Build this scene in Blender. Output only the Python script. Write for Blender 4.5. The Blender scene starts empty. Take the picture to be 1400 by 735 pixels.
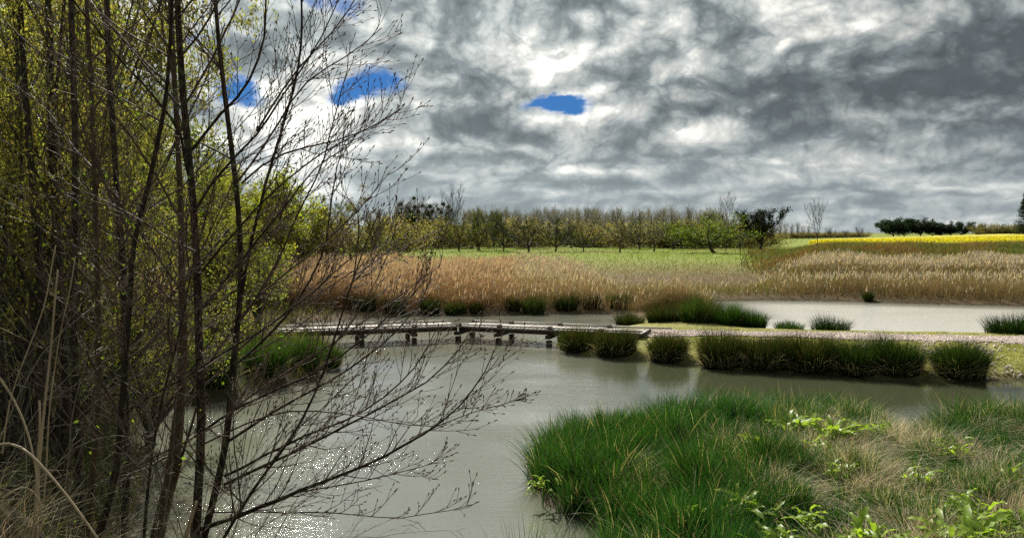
import bpy, math, random
import numpy as np
from mathutils import Vector

S = bpy.context.scene
C = S.collection
rng = np.random.default_rng(11)
random.seed(5)

# ------------------------------------------------------------------ camera
EYE, F, HOR = 3.8, 1120.0, 318.0           # eye height, focal length in photo pixels, horizon row
cam = bpy.data.cameras.new('camera'); co = bpy.data.objects.new('camera', cam); C.objects.link(co)
cam.sensor_width = 36; cam.lens = 36 * F / 1400; cam.clip_start = 0.05; cam.clip_end = 6000
TH = math.atan((367.5 - HOR) / F)
co.location = (0, 0, EYE); co.rotation_euler = (math.pi / 2 - TH, 0, 0)
S.camera = co

def ray(px, py):
    cx, cy = (px - 700) / F, (367.5 - py) / F
    return np.array([cx, math.cos(TH) + cy * math.sin(TH), -math.sin(TH) + cy * math.cos(TH)])
def P(px, py, z=0.0):                      # ground point seen at a photo position
    d = ray(px, py); t = (z - EYE) / d[2]
    return np.array([d[0] * t, d[1] * t, z])
def Q(px, py, D):                          # point seen at a photo position, D metres ahead
    d = ray(px, py); t = D / d[1]
    return np.array([d[0] * t, D, EYE + d[2] * t])
def azel(px, py):
    d = ray(px, py); return math.atan2(d[0], d[1]), math.atan2(d[2], math.hypot(d[0], d[1]))

# ------------------------------------------------------------------ sun and exposure
SUN_AZ, SUN_EL = math.radians(-17), math.radians(41)
sv = Vector((math.sin(SUN_AZ) * math.cos(SUN_EL), math.cos(SUN_AZ) * math.cos(SUN_EL), math.sin(SUN_EL)))
sl = bpy.data.lights.new('sun', 'SUN'); sl.energy = 5.0; sl.angle = math.radians(0.6); sl.color = (1, .94, .84)
so = bpy.data.objects.new('sun', sl); C.objects.link(so)
so.rotation_euler = (-sv).to_track_quat('-Z', 'Y').to_euler()
S.view_settings.view_transform = 'Standard'; S.view_settings.look = 'None'
S.view_settings.gamma = 1; S.view_settings.exposure = 0.5
S.render.engine = 'CYCLES'
S.cycles.max_bounces = 6; S.cycles.diffuse_bounces = 2; S.cycles.glossy_bounces = 2
S.cycles.transmission_bounces = 3; S.cycles.use_denoising = False

# ------------------------------------------------------------------ node helper
class NT:
    def __init__(s, tree): s.t = tree; s.n = tree.nodes; s.l = tree.links
    def new(s, kind, **kw):
        n = s.n.new(kind)
        for k, v in kw.items():
            if k.startswith('i_'):
                n.inputs[int(k[2:])].default_value = v
            else: setattr(n, k, v)
        return n
    def link(s, a, b): s.l.new(a, b)
    def put(s, sock, v):
        if isinstance(v, (int, float)): sock.default_value = v
        elif isinstance(v, (tuple, list)): sock.default_value = v
        else: s.link(v, sock)
    def m(s, op, a, b=None, c=None, clamp=False):
        n = s.new('ShaderNodeMath', operation=op, use_clamp=clamp)
        for i, v in enumerate((a, b, c)):
            if v is not None: s.put(n.inputs[i], v)
        return n.outputs[0]
    def v(s, op, a, b=None):
        n = s.new('ShaderNodeVectorMath', operation=op)
        s.put(n.inputs[0], a)
        if b is not None: s.put(n.inputs[1], b)
        return n.outputs['Value'] if op in ('DOT_PRODUCT', 'LENGTH') else n.outputs[0]
    def noise(s, vec, scale, detail=5, rough=.5, dist=0, lac=2.0):
        n = s.new('ShaderNodeTexNoise'); s.put(n.inputs['Scale'], scale)
        n.inputs['Detail'].default_value = detail; n.inputs['Roughness'].default_value = rough
        n.inputs['Distortion'].default_value = dist; n.inputs['Lacunarity'].default_value = lac
        if vec is not None: s.link(vec, n.inputs['Vector'])
        return n.outputs['Fac'], n.outputs['Color']
    def mix(s, f, a, b, mode='MIX'):
        n = s.new('ShaderNodeMix', data_type='RGBA', blend_type=mode)
        s.put(n.inputs[0], f)
        for i, v in ((6, a), (7, b)):
            s.put(n.inputs[i], (*v, 1) if isinstance(v, tuple) and len(v) == 3 else v)
        return n.outputs[2]
    def ramp(s, f, stops, interp='LINEAR'):
        n = s.new('ShaderNodeValToRGB'); e = n.color_ramp.elements; n.color_ramp.interpolation = interp
        while len(e) < len(stops): e.new(0.5)
        for k, (p, c) in enumerate(stops): e[k].position = p; e[k].color = (*c, 1)
        s.put(n.inputs[0], f); return n.outputs[0]
    def step(s, v, a, b):
        n = s.new('ShaderNodeMapRange', interpolation_type='SMOOTHSTEP'); s.put(n.inputs[0], v)
        n.inputs[1].default_value = a; n.inputs[2].default_value = b; return n.outputs[0]
    def comb(s, x, y, z):
        n = s.new('ShaderNodeCombineXYZ'); s.put(n.inputs[0], x); s.put(n.inputs[1], y); s.put(n.inputs[2], z)
        return n.outputs[0]

# ------------------------------------------------------------------ sky: blue Nishita sky behind broken cloud
W = bpy.data.worlds.new('World'); S.world = W; W.use_nodes = True
w = NT(W.node_tree); w.n.clear()
sky = w.new('ShaderNodeTexSky', sky_type='NISHITA', sun_disc=False, sun_elevation=SUN_EL, sun_rotation=SUN_AZ,
            air_density=1.0, dust_density=0.3, ozone_density=3.0)
gen = w.new('ShaderNodeTexCoord').outputs['Generated']
sp = w.new('ShaderNodeSeparateXYZ'); w.link(gen, sp.inputs[0]); X, Y, Z = sp.outputs
hz = w.m('MAXIMUM', w.m('SQRT', w.m('ADD', w.m('MULTIPLY', X, X), w.m('MULTIPLY', Y, Y))), .02)
lv = w.m('MULTIPLY', w.m('LOGARITHM', w.m('ADD', w.m('MAXIMUM', Z, 0.0), .08), math.e), .53)   # rows of cloud shrink towards the horizon
plan = w.comb(w.m('DIVIDE', X, hz), w.m('DIVIDE', Y, hz), lv)
az = w.m('ARCTAN2', X, Y); el = w.m('ARCSINE', Z)
ae = w.comb(az, el, 0.0)
def warp(vec, scale, amp, det=4):
    _, c_ = w.noise(vec, scale, det, .6); s_ = w.new('ShaderNodeSeparateXYZ'); w.link(w.v('SUBTRACT', c_, (.5, .5, .5)), s_.inputs[0]); return s_, amp
s1, _ = warp(plan, 4.0, 1); s2_, _ = warp(plan, 15.0, 1, 5)
aew = w.v('ADD', ae, w.comb(w.m('MULTIPLY_ADD', s1.outputs[0], .055, w.m('MULTIPLY', s2_.outputs[0], .06)), w.m('MULTIPLY_ADD', s1.outputs[1], .03, w.m('MULTIPLY', s2_.outputs[1], .035)), 0.0))
_, wc = w.noise(plan, 6.0, 3, .5)
planw = w.v('ADD', plan, w.v('MULTIPLY', w.v('SUBTRACT', wc, (.5, .5, .5)), (.10, .10, .10)))
def cloud(vec, iso):                             # cloud thickness on the cloud layer: broad masses carrying rounded billows
    a, _ = w.noise(vec, 3.6, 1.5, .5); b, _ = w.noise(vec, 9.0, 2, .5)
    acc = w.m('ADD', w.m('MULTIPLY', a, .46), w.m('MULTIPLY', b, .54))
    for sc_, am in ((12, -.13), (22, -.12), (44, -.085), (90, -.05), (180, -.03)):
        n_, _ = w.noise(iso if sc_ > 20 else vec, sc_, 0, .5); acc = w.m('MULTIPLY_ADD', w.m('ABSOLUTE', w.m('MULTIPLY_ADD', n_, 2, -1)), am, acc)
    return w.m('ADD', acc, .075)
iso = w.v('ADD', w.comb(w.m('DIVIDE', X, hz), w.m('DIVIDE', Y, hz), w.m('MULTIPLY', Z, 1.35)), w.v('MULTIPLY', w.v('SUBTRACT', wc, (.5, .5, .5)), (.05, .05, .05)))
d0 = cloud(planw, iso)
d1 = cloud(w.v('ADD', planw, (-.008, 0.0, .022)), w.v('ADD', iso, (-.006, 0.0, .011)))
# hand-placed masses: (px, py, half-width, half-height, amount); amount > 0 thickens the cloud
HOLES = [(520, 112, 36, 20, .85), (478, 126, 34, 14, .7), (775, 150, 34, 12, .85), (735, 143, 32, 7, .6), (315, 122, 38, 16, .65), (440, 2, 46, 18, .9), (250, 60, 40, 20, .6), (160, 130, 50, 26, .7)]
BL = [
      (600, 100, 110, 46, .12), (560, 20, 90, 30, .08), (790, 20, 120, 40, .16), (1180, 50, 240, 44, .12), (1090, 137, 150, 22, .20),
      (1310, 60, 160, 60, .10), (650, 195, 80, 24, .15), (860, 200, 90, 20, .10), (1130, 197, 130, 20, .14), (820, 90, 90, 40, .08),
      (950, 247, 200, 12, .06), (700, 270, 110, 12, .12), (1300, 200, 120, 22, .07), (810, 252, 70, 10, .07), (1250, 268, 160, 9, .08), (560, 285, 80, 8, .1),
      (1050, 88, 90, 28, -.24), (690, 45, 46, 14, -.20), (600, 152, 110, 14, -.16), (925, 175, 36, 14, -.17), (1300, 155, 90, 10, -.10),
      (815, 158, 50, 20, -.16), (740, 215, 34, 22, -.14), (830, 228, 100, 9, -.10), (560, 240, 80, 16, -.12), (1330, 250, 100, 10, -.10), (1120, 235, 140, 10, -.12),
      (980, 218, 60, 10, -.10), (480, 190, 90, 50, -.10), (330, 60, 200, 70, -.10), (470, 60, 60, 40, -.08), (980, 40, 60, 20, -.06), (700, 300, 300, 10, -.06)]
def blobs(items, start=0.0):
    acc = start
    for (bx, by, sx, sy, am) in items:
        a_, e_ = azel(bx, by); iv = w.v('MULTIPLY', w.v('SUBTRACT', aew, (a_, e_, 0.0)), (F / sx, F / sy, 0.0))
        acc = w.m('MULTIPLY_ADD', w.m('EXPONENT', w.m('MULTIPLY', w.v('DOT_PRODUCT', iv, iv), -.9)), am, acc)
    return acc
hole = blobs(HOLES)
nat = w.m('ADD', w.m('MULTIPLY_ADD', w.m('SUBTRACT', d0, .50), 3.1, .60), blobs(BL))
dens = w.m('MULTIPLY_ADD', hole, -.42, w.m('MAXIMUM', nat, .10))
relief = w.m('SUBTRACT', d0, d1)             # billow tops face the high sun, their undersides are in shade
shade = w.m('MULTIPLY_ADD', relief, -3.6, dens)
base = w.ramp(shade, [(.0, (.70, .70, .665)), (.14, (.57, .575, .55)), (.30, (.385, .40, .395)), (.50, (.255, .28, .288)),
                      (.70, (.140, .163, .175)), (.98, (.078, .094, .104))])
fine, _ = w.noise(iso, 34, 4, .6)
col = w.mix(1.0, base, w.ramp(fine, [(.25, (.80, .80, .80)), (.75, (1.2, 1.2, 1.19))]), 'MULTIPLY')
low = w.m('MULTIPLY', w.step(w.m('SUBTRACT', .15, Z), .0, .15), .62)      # far cloud turns a little blue
col = w.mix(low, col, w.mix(.62, col, (.40, .47, .50)))
bright = w.new('ShaderNodeVectorMath', operation='DOT_PRODUCT'); w.link(gen, bright.inputs[0]); bright.inputs[1].default_value = sv
glow = w.m('POWER', w.m('MAXIMUM', bright.outputs['Value'], 0.0), 6.0)      # cloud is brighter towards the sun
col = w.mix(1.0, col, w.comb(w.m('MULTIPLY_ADD', glow, 2.0, 1.0), w.m('MULTIPLY_ADD', glow, 1.95, 1.0), w.m('MULTIPLY_ADD', glow, 1.8, 1.0)), 'MULTIPLY')
cover = w.m('SUBTRACT', 1.0, w.step(w.m('MULTIPLY_ADD', w.m('SUBTRACT', .5, d0), w.m('MULTIPLY', w.m('MINIMUM', hole, .8), 3.6), hole), .22, .78))
below = w.step(Z, -.05, -.01)
bgs = w.new('ShaderNodeBackground'); w.link(w.mix(1.0, sky.outputs[0], (.17, .42, .80), 'MULTIPLY'), bgs.inputs[0]); bgs.inputs[1].default_value = .05
bgc = w.new('ShaderNodeBackground'); w.link(w.mix(below, (.06, .06, .04), col), bgc.inputs[0]); bgc.inputs[1].default_value = .84
ms = w.new('ShaderNodeMixShader'); w.link(cover, ms.inputs[0]); w.link(bgs.outputs[0], ms.inputs[1]); w.link(bgc.outputs[0], ms.inputs[2])
wo = w.new('ShaderNodeOutputWorld'); w.link(ms.outputs[0], wo.inputs[0])
W.cycles.sampling_method = 'MANUAL'; W.cycles.sample_map_resolution = 512

# ------------------------------------------------------------------ materials
def mat(name):
    m = bpy.data.materials.new(name); m.use_nodes = True; t = NT(m.node_tree); t.n.clear()
    out = t.new('ShaderNodeOutputMaterial'); return m, t, out
def m_leaf(name, trans=.45, rough=.55, spec=.25, tint=(1, 1, 1), sat=1.0):
    """thin leaf or blade: its colour comes from the mesh, part of the light passes through"""
    m, t, out = mat(name)
    a = t.new('ShaderNodeAttribute', attribute_name='Col')
    f, _ = t.noise(t.new('ShaderNodeTexCoord').outputs['Object'], 3.0, 3)
    c = t.mix(1.0, a.outputs['Color'], t.ramp(f, [(.3, (.75, .75, .75)), (.7, (1.25, 1.25, 1.25))]), 'MULTIPLY')
    p = t.new('ShaderNodeBsdfPrincipled'); t.link(c, p.inputs['Base Color'])
    p.inputs['Roughness'].default_value = rough; p.inputs['Specular IOR Level'].default_value = spec
    tr = t.new('ShaderNodeBsdfTranslucent'); t.link(t.mix(1.0, c, (1.2 * tint[0], 1.25 * tint[1], .55 * tint[2]), 'MULTIPLY'), tr.inputs[0])
    ms = t.new('ShaderNodeMixShader', i_0=trans); t.link(p.outputs[0], ms.inputs[1]); t.link(tr.outputs[0], ms.inputs[2])
    t.link(ms.outputs[0], out.inputs[0]); return m
def m_bark(name, c1, c2, scale=30, rough=.75, spec=.3, stretch=.25, bump=.02, lichen=None):
    m, t, out = mat(name)
    co_ = t.new('ShaderNodeTexCoord').outputs['Object']
    vv = t.v('MULTIPLY', co_, (1.0, 1.0, stretch))
    f, _ = t.noise(vv, scale, 6, .6)
    c = t.ramp(f, [(.3, c1), (.7, c2)])
    if lichen:
        f2, _ = t.noise(co_, scale * .35, 4, .6); c = t.mix(t.step(f2, .52, .62), c, lichen)
    p = t.new('ShaderNodeBsdfPrincipled'); t.link(c, p.inputs['Base Color'])
    p.inputs['Roughness'].default_value = rough; p.inputs['Specular IOR Level'].default_value = spec
    b = t.new('ShaderNodeBump'); b.inputs['Distance'].default_value = bump; b.inputs['Strength'].default_value = .8
    t.link(f, b.inputs['Height']); t.link(b.outputs[0], p.inputs['Normal'])
    t.link(p.outputs[0], out.inputs[0]); return m
M = {}
M['rush'] = m_leaf('rush_blade', .36, .55, .14)
M['straw'] = m_leaf('straw_blade', .35, .6, .25, (.95, .85, 1.5))
M['reed'] = m_leaf('reed_blade', .38, .6, .2, (1.0, .88, 1.25))
M['meadow'] = m_leaf('meadow_blade', .38, .6, .2)
M['leaf'] = m_leaf('spring_leaf', .60, .55, .2)
M['dock'] = m_leaf('dock_leaf', .55, .4, .4)
M['twigs_far'] = m_leaf('distant_twigs', .35, .8, .1, (.9, .85, 1.7))
M['bark'] = m_bark('alder_bark', (.014, .010, .008), (.058, .042, .028), 34, spec=.15, lichen=(.09, .09, .045))
M['bark_brown'] = m_bark('brown_bark', (.045, .031, .018), (.13, .092, .05), 30, spec=.15, lichen=(.09, .09, .045))
M['twig'] = m_bark('twig_bark', (.045, .030, .022), (.15, .102, .070), 20, rough=.62, spec=.22, bump=.002)
M['twig_grey'] = m_bark('grey_twig_bark', (.11, .09, .055), (.26, .215, .14), 20, rough=.55, spec=.35, bump=.002)
M['bark_far'] = m_bark('dark_orchard_bark', (.03, .024, .018), (.085, .07, .05), 4, bump=.05)
M['cane'] = m_bark('dead_cane', (.26, .19, .10), (.50, .40, .24), 16, rough=.5, spec=.4, bump=.003)
M['wood'] = m_bark('weathered_wood', (.26, .23, .20), (.52, .48, .43), 10, rough=.6, spec=.4, stretch=1, bump=.01)
M['wood_dark'] = m_bark('wet_dark_wood', (.022, .015, .010), (.07, .048, .032), 9, rough=.7, stretch=.2, bump=.01)
M['stone'] = m_bark('pale_stone', (.42, .33, .28), (.76, .67, .61), 3, rough=.8, stretch=1, bump=.01)

# ------------------------------------------------------------------ mesh helpers
def tag(o, label=None, cat=None, group=None, kind=None):
    if label: o['label'] = label
    if cat: o['category'] = cat
    if group: o['group'] = group
    if kind: o['kind'] = kind
    return o
def empty(name, loc=(0, 0, 0), rz=0):
    o = bpy.data.objects.new(name, None); C.objects.link(o); o.location = loc; o.rotation_euler[2] = rz
    o.empty_display_size = .2; return o
def mesh_np(name, V, Fc, material, parent=None, col=None, smooth=False, link=True):
    """one mesh object; Fc is a list of int arrays, each (n,3) or (n,4)"""
    me = bpy.data.meshes.new(name); V = np.asarray(V, np.float32)
    if not isinstance(Fc, list): Fc = [Fc]
    Fc = [np.asarray(f, np.int32) for f in Fc if len(f)]
    loops = np.concatenate([f.ravel() for f in Fc]); cnt = np.concatenate([np.full(len(f), f.shape[1], np.int32) for f in Fc])
    me.vertices.add(len(V)); me.vertices.foreach_set('co', V.ravel())
    me.loops.add(len(loops)); me.loops.foreach_set('vertex_index', loops)
    st = np.zeros(len(cnt), np.int32); st[1:] = np.cumsum(cnt)[:-1]
    me.polygons.add(len(cnt)); me.polygons.foreach_set('loop_start', st); me.polygons.foreach_set('loop_total', cnt)
    me.update(calc_edges=True)
    if smooth: me.polygons.foreach_set('use_smooth', np.ones(len(cnt), bool))
    if col is not None:
        a = me.attributes.new('Col', 'FLOAT_COLOR', 'POINT'); cc = np.ones((len(V), 4), np.float32); cc[:, :3] = col
        a.data.foreach_set('color', cc.ravel())
    me.materials.append(material)
    if not link: return me
    o = bpy.data.objects.new(name, me); C.objects.link(o)
    if parent: o.parent = parent
    return o
def obj_from(me, name, parent=None):
    o = bpy.data.objects.new(name, me); C.objects.link(o)
    if parent: o.parent = parent
    return o

class Tubes:
    def __init__(s): s.V = []; s.F = []; s.T = []; s.n = 0; s.C = []
    def add(s, pts, r, k=5, col=None):
        pts = np.asarray(pts, float); n = len(pts); r = np.broadcast_to(np.asarray(r, float), (n,))
        t = np.gradient(pts, axis=0); t /= np.linalg.norm(t, axis=1, keepdims=True) + 1e-9
        ref = np.array([.31, .87, .12]) if abs(t[0] @ np.array([.31, .87, .12])) < .85 else np.array([.9, .1, .3])
        a = np.cross(t, ref); a /= np.linalg.norm(a, axis=1, keepdims=True) + 1e-9; b = np.cross(t, a)
        th = np.arange(k) / k * 2 * np.pi
        ring = pts[:, None] + r[:, None, None] * (np.cos(th)[None, :, None] * a[:, None] + np.sin(th)[None, :, None] * b[:, None])
        s.V.append(ring.reshape(-1, 3))
        i = np.arange(n - 1)[:, None] * k + np.arange(k)[None]; j = np.arange(n - 1)[:, None] * k + (np.arange(k)[None] + 1) % k
        s.F.append((np.stack([i, j, j + k, i + k], -1).reshape(-1, 4)) + s.n)
        if k > 3:
            e = (n - 1) * k + s.n
            s.T.append(np.array([[e, e + q, e + q + 1] for q in range(1, k - 1)]))
        if col is not None: s.C.append(np.tile(np.asarray(col, float), (n * k, 1)))
        s.n += n * k
    def build(s, name, material, parent=None, smooth=True, link=True):
        f = [np.concatenate(s.F)]
        if s.T: f.append(np.concatenate(s.T))
        return mesh_np(name, np.concatenate(s.V), f, material, parent, np.concatenate(s.C) if s.C else None, smooth, link)

def rotz(v, a):
    c, s_ = np.cos(a), np.sin(a); return np.stack([v[..., 0] * c - v[..., 1] * s_, v[..., 0] * s_ + v[..., 1] * c, v[..., 2]], -1)

def blades(base, h, lean, width, cb, ct, segs=3, droop=1.7, R=rng):
    """arrays of tapering blades; lean (n,2) horizontal reach of the tip. returns V, [quads, tris], col"""
    n = len(base); h = np.broadcast_to(h, (n,)); width = np.broadcast_to(width, (n,))
    f = R.uniform(0, 2 * np.pi, n); wv = np.stack([np.cos(f), np.sin(f), np.zeros(n)], -1)
    V = np.zeros((n, 2 * segs + 1, 3)); Cc = np.zeros((n, 2 * segs + 1, 3))
    for q in range(segs + 1):
        t = q / segs; c = base.copy()
        c[:, :2] += lean * (t ** droop); c[:, 2] += h * (t - .18 * t * t * np.clip(np.hypot(lean[:, 0], lean[:, 1]) / np.maximum(h, .01), 0, 2))
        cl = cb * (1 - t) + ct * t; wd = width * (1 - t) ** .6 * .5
        if q < segs:
            V[:, 2 * q] = c - wv * wd[:, None]; V[:, 2 * q + 1] = c + wv * wd[:, None]; Cc[:, 2 * q] = Cc[:, 2 * q + 1] = cl
        else: V[:, 2 * q] = c; Cc[:, 2 * q] = cl
    o = np.arange(n)[:, None] * (2 * segs + 1)
    Fq = np.concatenate([o + np.array([2 * q, 2 * q + 1, 2 * q + 3, 2 * q + 2]) for q in range(segs - 1)]) if segs > 1 else np.zeros((0, 4), int)
    Ft = o + np.array([2 * segs - 2, 2 * segs - 1, 2 * segs])
    return V.reshape(-1, 3), [Fq, Ft], Cc.reshape(-1, 3)
def cat_parts(parts):
    n = 0; Vs, Q4, T3, Cs = [], [], [], []
    for V, Fl, Cc in parts:
        Vs.append(V); Cs.append(Cc)
        for f in Fl:
            if len(f): (Q4 if f.shape[1] == 4 else T3).append(f + n)
        n += len(V)
    out = []
    if Q4: out.append(np.concatenate(Q4))
    if T3: out.append(np.concatenate(T3))
    return np.concatenate(Vs), out, np.concatenate(Cs)
def leaves(pts, size, cols, R=rng, elong=1.8, up=None):
    n = len(pts); d = R.normal(size=(n, 3))
    if up is not None: d += np.array(up)
    d /= np.linalg.norm(d, axis=1, keepdims=True); e = np.cross(d, R.normal(size=(n, 3))); e /= np.linalg.norm(e, axis=1, keepdims=True)
    s = np.broadcast_to(size, (n,))[:, None]
    V = np.stack([pts, pts + d * s * .5 + e * s * .5 / elong, pts + d * s, pts + d * s * .5 - e * s * .5 / elong], 1)
    return V.reshape(-1, 3), [np.arange(n * 4).reshape(n, 4)], np.repeat(cols, 4, 0)
def vary(c, n, amt=.25, R=rng):
    c = np.asarray(c, float); k = 1 + R.normal(0, amt, (n, 1)); hue = 1 + R.normal(0, amt * .3, (n, 3))
    return np.clip(c * np.clip(k, .35, 2.2) * hue, .004, .9)

# ------------------------------------------------------------------ terrain
def poly_px(pts): return np.array([P(x, y)[:2] for x, y in pts])
POND = np.vstack([
    [(-3.9, 8.5), (-2.6, 8.0), (0, 7.6), (1.0, 8.4)],
    poly_px([(826, 728), (785, 708), (748, 692), (731, 668), (733, 640), (748, 617), (795, 603), (850, 597), (950, 592), (1050, 585),
             (1140, 582), (1200, 588), (1228, 606), (1262, 600), (1300, 590), (1400, 583)]),
    [(14, 15.5), (30, 16), (60, 18), (60, 22)],
    poly_px([(1500, 521), (1400, 519), (1345, 520), (1290, 522), (1262, 520), (1200, 518), (1150, 512), (1070, 509), (1000, 505), (945, 498), (905, 494),
             (870, 491), (800, 487), (768, 479), (760, 471), (775, 464), (810, 458), (845, 450), (866, 444), (868, 436), (850, 430),
             (800, 429), (740, 429), (690, 431), (640, 432), (600, 430), (540, 433), (480, 437), (430, 441), (395, 447), (385, 456),
             (397, 464), (440, 470), (466, 484), (470, 500), (430, 522), (330, 545), (230, 560), (192, 578), (203, 620), (196, 680), (176, 745)])])
RPOND = np.vstack([poly_px([(976, 412), (1040, 410.5), (1100, 411), (1180, 413), (1250, 415), (1330, 417), (1420, 419), (1600, 424)]),
                   [(58, 38), (58, 30)], poly_px([(1600, 466), (1400, 463), (1200, 459), (1060, 456), (1030, 447), (1000, 438), (978, 424)])])
def inside(P2, poly):
    x, y = P2[:, 0], P2[:, 1]; c = np.zeros(len(P2), bool); j = len(poly) - 1
    for i in range(len(poly)):
        xi, yi = poly[i]; xj, yj = poly[j]
        c ^= ((yi > y) != (yj > y)) & (x < (xj - xi) * (y - yi) / (yj - yi + 1e-12) + xi); j = i
    return c
def pdist(P2, poly):
    d = np.full(len(P2), 1e9)
    for i in range(len(poly)):
        a, b = poly[i - 1], poly[i]; ab = b - a
        t = np.clip(((P2 - a) @ ab) / (ab @ ab), 0, 1); d = np.minimum(d, np.linalg.norm(P2 - a - t[:, None] * ab, axis=1))
    return d
def sdf(P2):                                # > 0 on land
    a = pdist(P2, POND); a[inside(P2, POND)] *= -1
    b = pdist(P2, RPOND); b[inside(P2, RPOND)] *= -1
    return np.minimum(a, b)
def ss(a, b, x): t = np.clip((x - a) / (b - a), 0, 1); return t * t * (3 - 2 * t)
def lump(x, y, s, seed=0):
    v = np.zeros_like(x); r = np.random.default_rng(seed + 77)
    for k in range(6):
        a = r.uniform(0, 6.28); f = s * r.uniform(.6, 1.9); v += np.sin((x * np.cos(a) + y * np.sin(a)) * f + r.uniform(0, 6.28))
    return v / 6
def ground(P2, sd=None):
    x, y = P2[:, 0], P2[:, 1]
    if sd is None: sd = sdf(P2)
    near = ss(7.5, 0.5, y)
    hm = .30 + 1.7 * near
    hm += 1.6 * np.exp(-(((x + 3.25) / 1.05) ** 2 + ((y - 4.4) / 1.4) ** 2))
    hm += .45 * ss(-4, -9, x) * ss(32, 20, y)
    cw = ss(18, 20, y) * ss(36, 31, y) * ss(-1, 2, x); hm += .14 * cw
    hm += .25 * ss(60, 110, y)
    # the rise that carries the yellow field, higher towards the right, level beyond it
    s_ = np.clip((x / np.maximum(y, 1) * F + 700 - 1110) / 290, -.5, 1.6); edge = ss(1075, 1125, x / np.maximum(y, 1) * F + 700)
    fieldz = 1.45 + (-.65 + 1.9 * s_) * ss(118, 260, y)
    hm = hm + (fieldz - hm) * edge * ss(88, 114, y)
    hm += np.where(y > 260, -.25 * ss(260, 400, y), 0) * 0
    z = hm * (1 - np.exp(-np.maximum(sd, 0) / .9)) + .035 * lump(x, y, 1.6) * np.clip(sd, 0, 1)
    return np.where(sd > 0, z, np.maximum(sd * .35, -.7))
def gz(x, y): return float(ground(np.array([[x, y]], float))[0])
def axis(lo, fine_lo, fine_hi, hi, step, g=1.13):
    a = list(np.arange(fine_lo, fine_hi, step)); s_, v = step, a[-1]
    while v < hi: s_ *= g; v += s_; a.append(v)
    s_, v, left = step, fine_lo, []
    while v > lo: s_ *= g; v -= s_; left.append(v)
    return np.array(left[::-1] + a)
gx = axis(-2500, -20, 30, 2500, .28); gy = axis(-60, 1, 50, 4500, .25, 1.08)
GX, GY = np.meshgrid(gx, gy); G2 = np.stack([GX.ravel(), GY.ravel()], -1); gsd = sdf(G2); gzv = ground(G2, gsd)
def grid_faces(nx, ny):
    i = (np.arange(ny - 1)[:, None] * nx + np.arange(nx - 1)[None]).ravel(); return np.stack([i, i + 1, i + nx + 1, i + nx], -1)
x, y = G2[:, 0], G2[:, 1]; nse = lump(x, y, .9, 3)[:, None] * .5 + .5; nse2 = lump(x, y, .12, 9)[:, None] * .5 + .5
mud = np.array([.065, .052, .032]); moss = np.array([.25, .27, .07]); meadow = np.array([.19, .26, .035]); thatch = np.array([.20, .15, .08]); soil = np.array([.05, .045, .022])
col = meadow * (1 - .35 * nse2) + thatch * .35 * nse2
k = (ss(100, 75, y))[:, None] * .65; col = col * (1 - k) + np.array([.15, .125, .05]) * k
k = (ss(82, 60, y))[:, None]; col = col * (1 - k) + thatch * .6 * k
k = (ss(18, 19.5, y) * ss(37, 34, y) * ss(-1, 1, x))[:, None]; col = col * (1 - k) + (moss * (1 - nse * .4) + thatch * nse * .4) * k
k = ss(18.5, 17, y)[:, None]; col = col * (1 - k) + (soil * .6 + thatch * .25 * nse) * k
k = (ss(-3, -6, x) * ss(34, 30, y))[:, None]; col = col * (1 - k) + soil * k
k = (ss(.55, .0, gsd))[:, None] * .9; k[y > 90] = 0; col = col * (1 - k) + mud * k
m, t, out = mat('ground_earth_and_turf')
a = t.new('ShaderNodeAttribute', attribute_name='Col'); oc = t.new('ShaderNodeTexCoord').outputs['Object']
f1, _ = t.noise(oc, 5.0, 7, .65); f2, _ = t.noise(oc, .5, 5, .6)
c = t.mix(1.0, a.outputs['Color'], t.ramp(f1, [(.3, (.55, .55, .55)), (.7, (1.5, 1.45, 1.4))]), 'MULTIPLY')
c = t.mix(1.0, c, t.ramp(f2, [(.3, (.8, .85, .8)), (.7, (1.2, 1.1, 1.1))]), 'MULTIPLY')
p = t.new('ShaderNodeBsdfPrincipled'); t.link(c, p.inputs['Base Color']); p.inputs['Roughness'].default_value = .9; p.inputs['Specular IOR Level'].default_value = .15
b = t.new('ShaderNodeBump'); b.inputs['Distance'].default_value = .05; t.link(f1, b.inputs['Height']); t.link(b.outputs[0], p.inputs['Normal'])
t.link(p.outputs[0], out.inputs[0]); M['ground'] = m
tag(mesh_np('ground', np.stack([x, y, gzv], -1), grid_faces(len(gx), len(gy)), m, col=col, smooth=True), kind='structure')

# ------------------------------------------------------------------ water
m, t, out = mat('pond_water')
oc = t.new('ShaderNodeTexCoord').outputs['Object']
at = t.new('ShaderNodeAttribute', attribute_name='Col'); sepc = t.new('ShaderNodeSeparateColor'); t.link(at.outputs['Color'], sepc.inputs[0])
n1, _ = t.noise(t.v('MULTIPLY', oc, (3.0, 9.0, 1.0)), 1.0, 3, .6, .6); n2, _ = t.noise(t.v('MULTIPLY', oc, (19.0, 34.0, 1.0)), 1.0, 3, .6, .4)
n3, _ = t.noise(t.v('MULTIPLY', oc, (.25, .5, 1.0)), 1.0, 3, .5)
hgt = t.m('ADD', t.m('MULTIPLY', n1, 1.0), t.m('MULTIPLY', n2, .42))
b = t.new('ShaderNodeBump'); b.inputs['Distance'].default_value = .018; t.link(hgt, b.inputs['Height'])
t.link(t.m('MULTIPLY', sepc.outputs[0], t.m('MULTIPLY_ADD', t.step(n3, .38, .62), 1.1, .35)), b.inputs['Strength'])
p = t.new('ShaderNodeBsdfPrincipled'); t.link(t.mix(sepc.outputs[1], (.045, .055, .020), (.80, .78, .71)), p.inputs['Base Color'])  # pale end is painted pond glare on top of silt
p.inputs['Roughness'].default_value = .04; p.inputs['IOR'].default_value = 3.2
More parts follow.
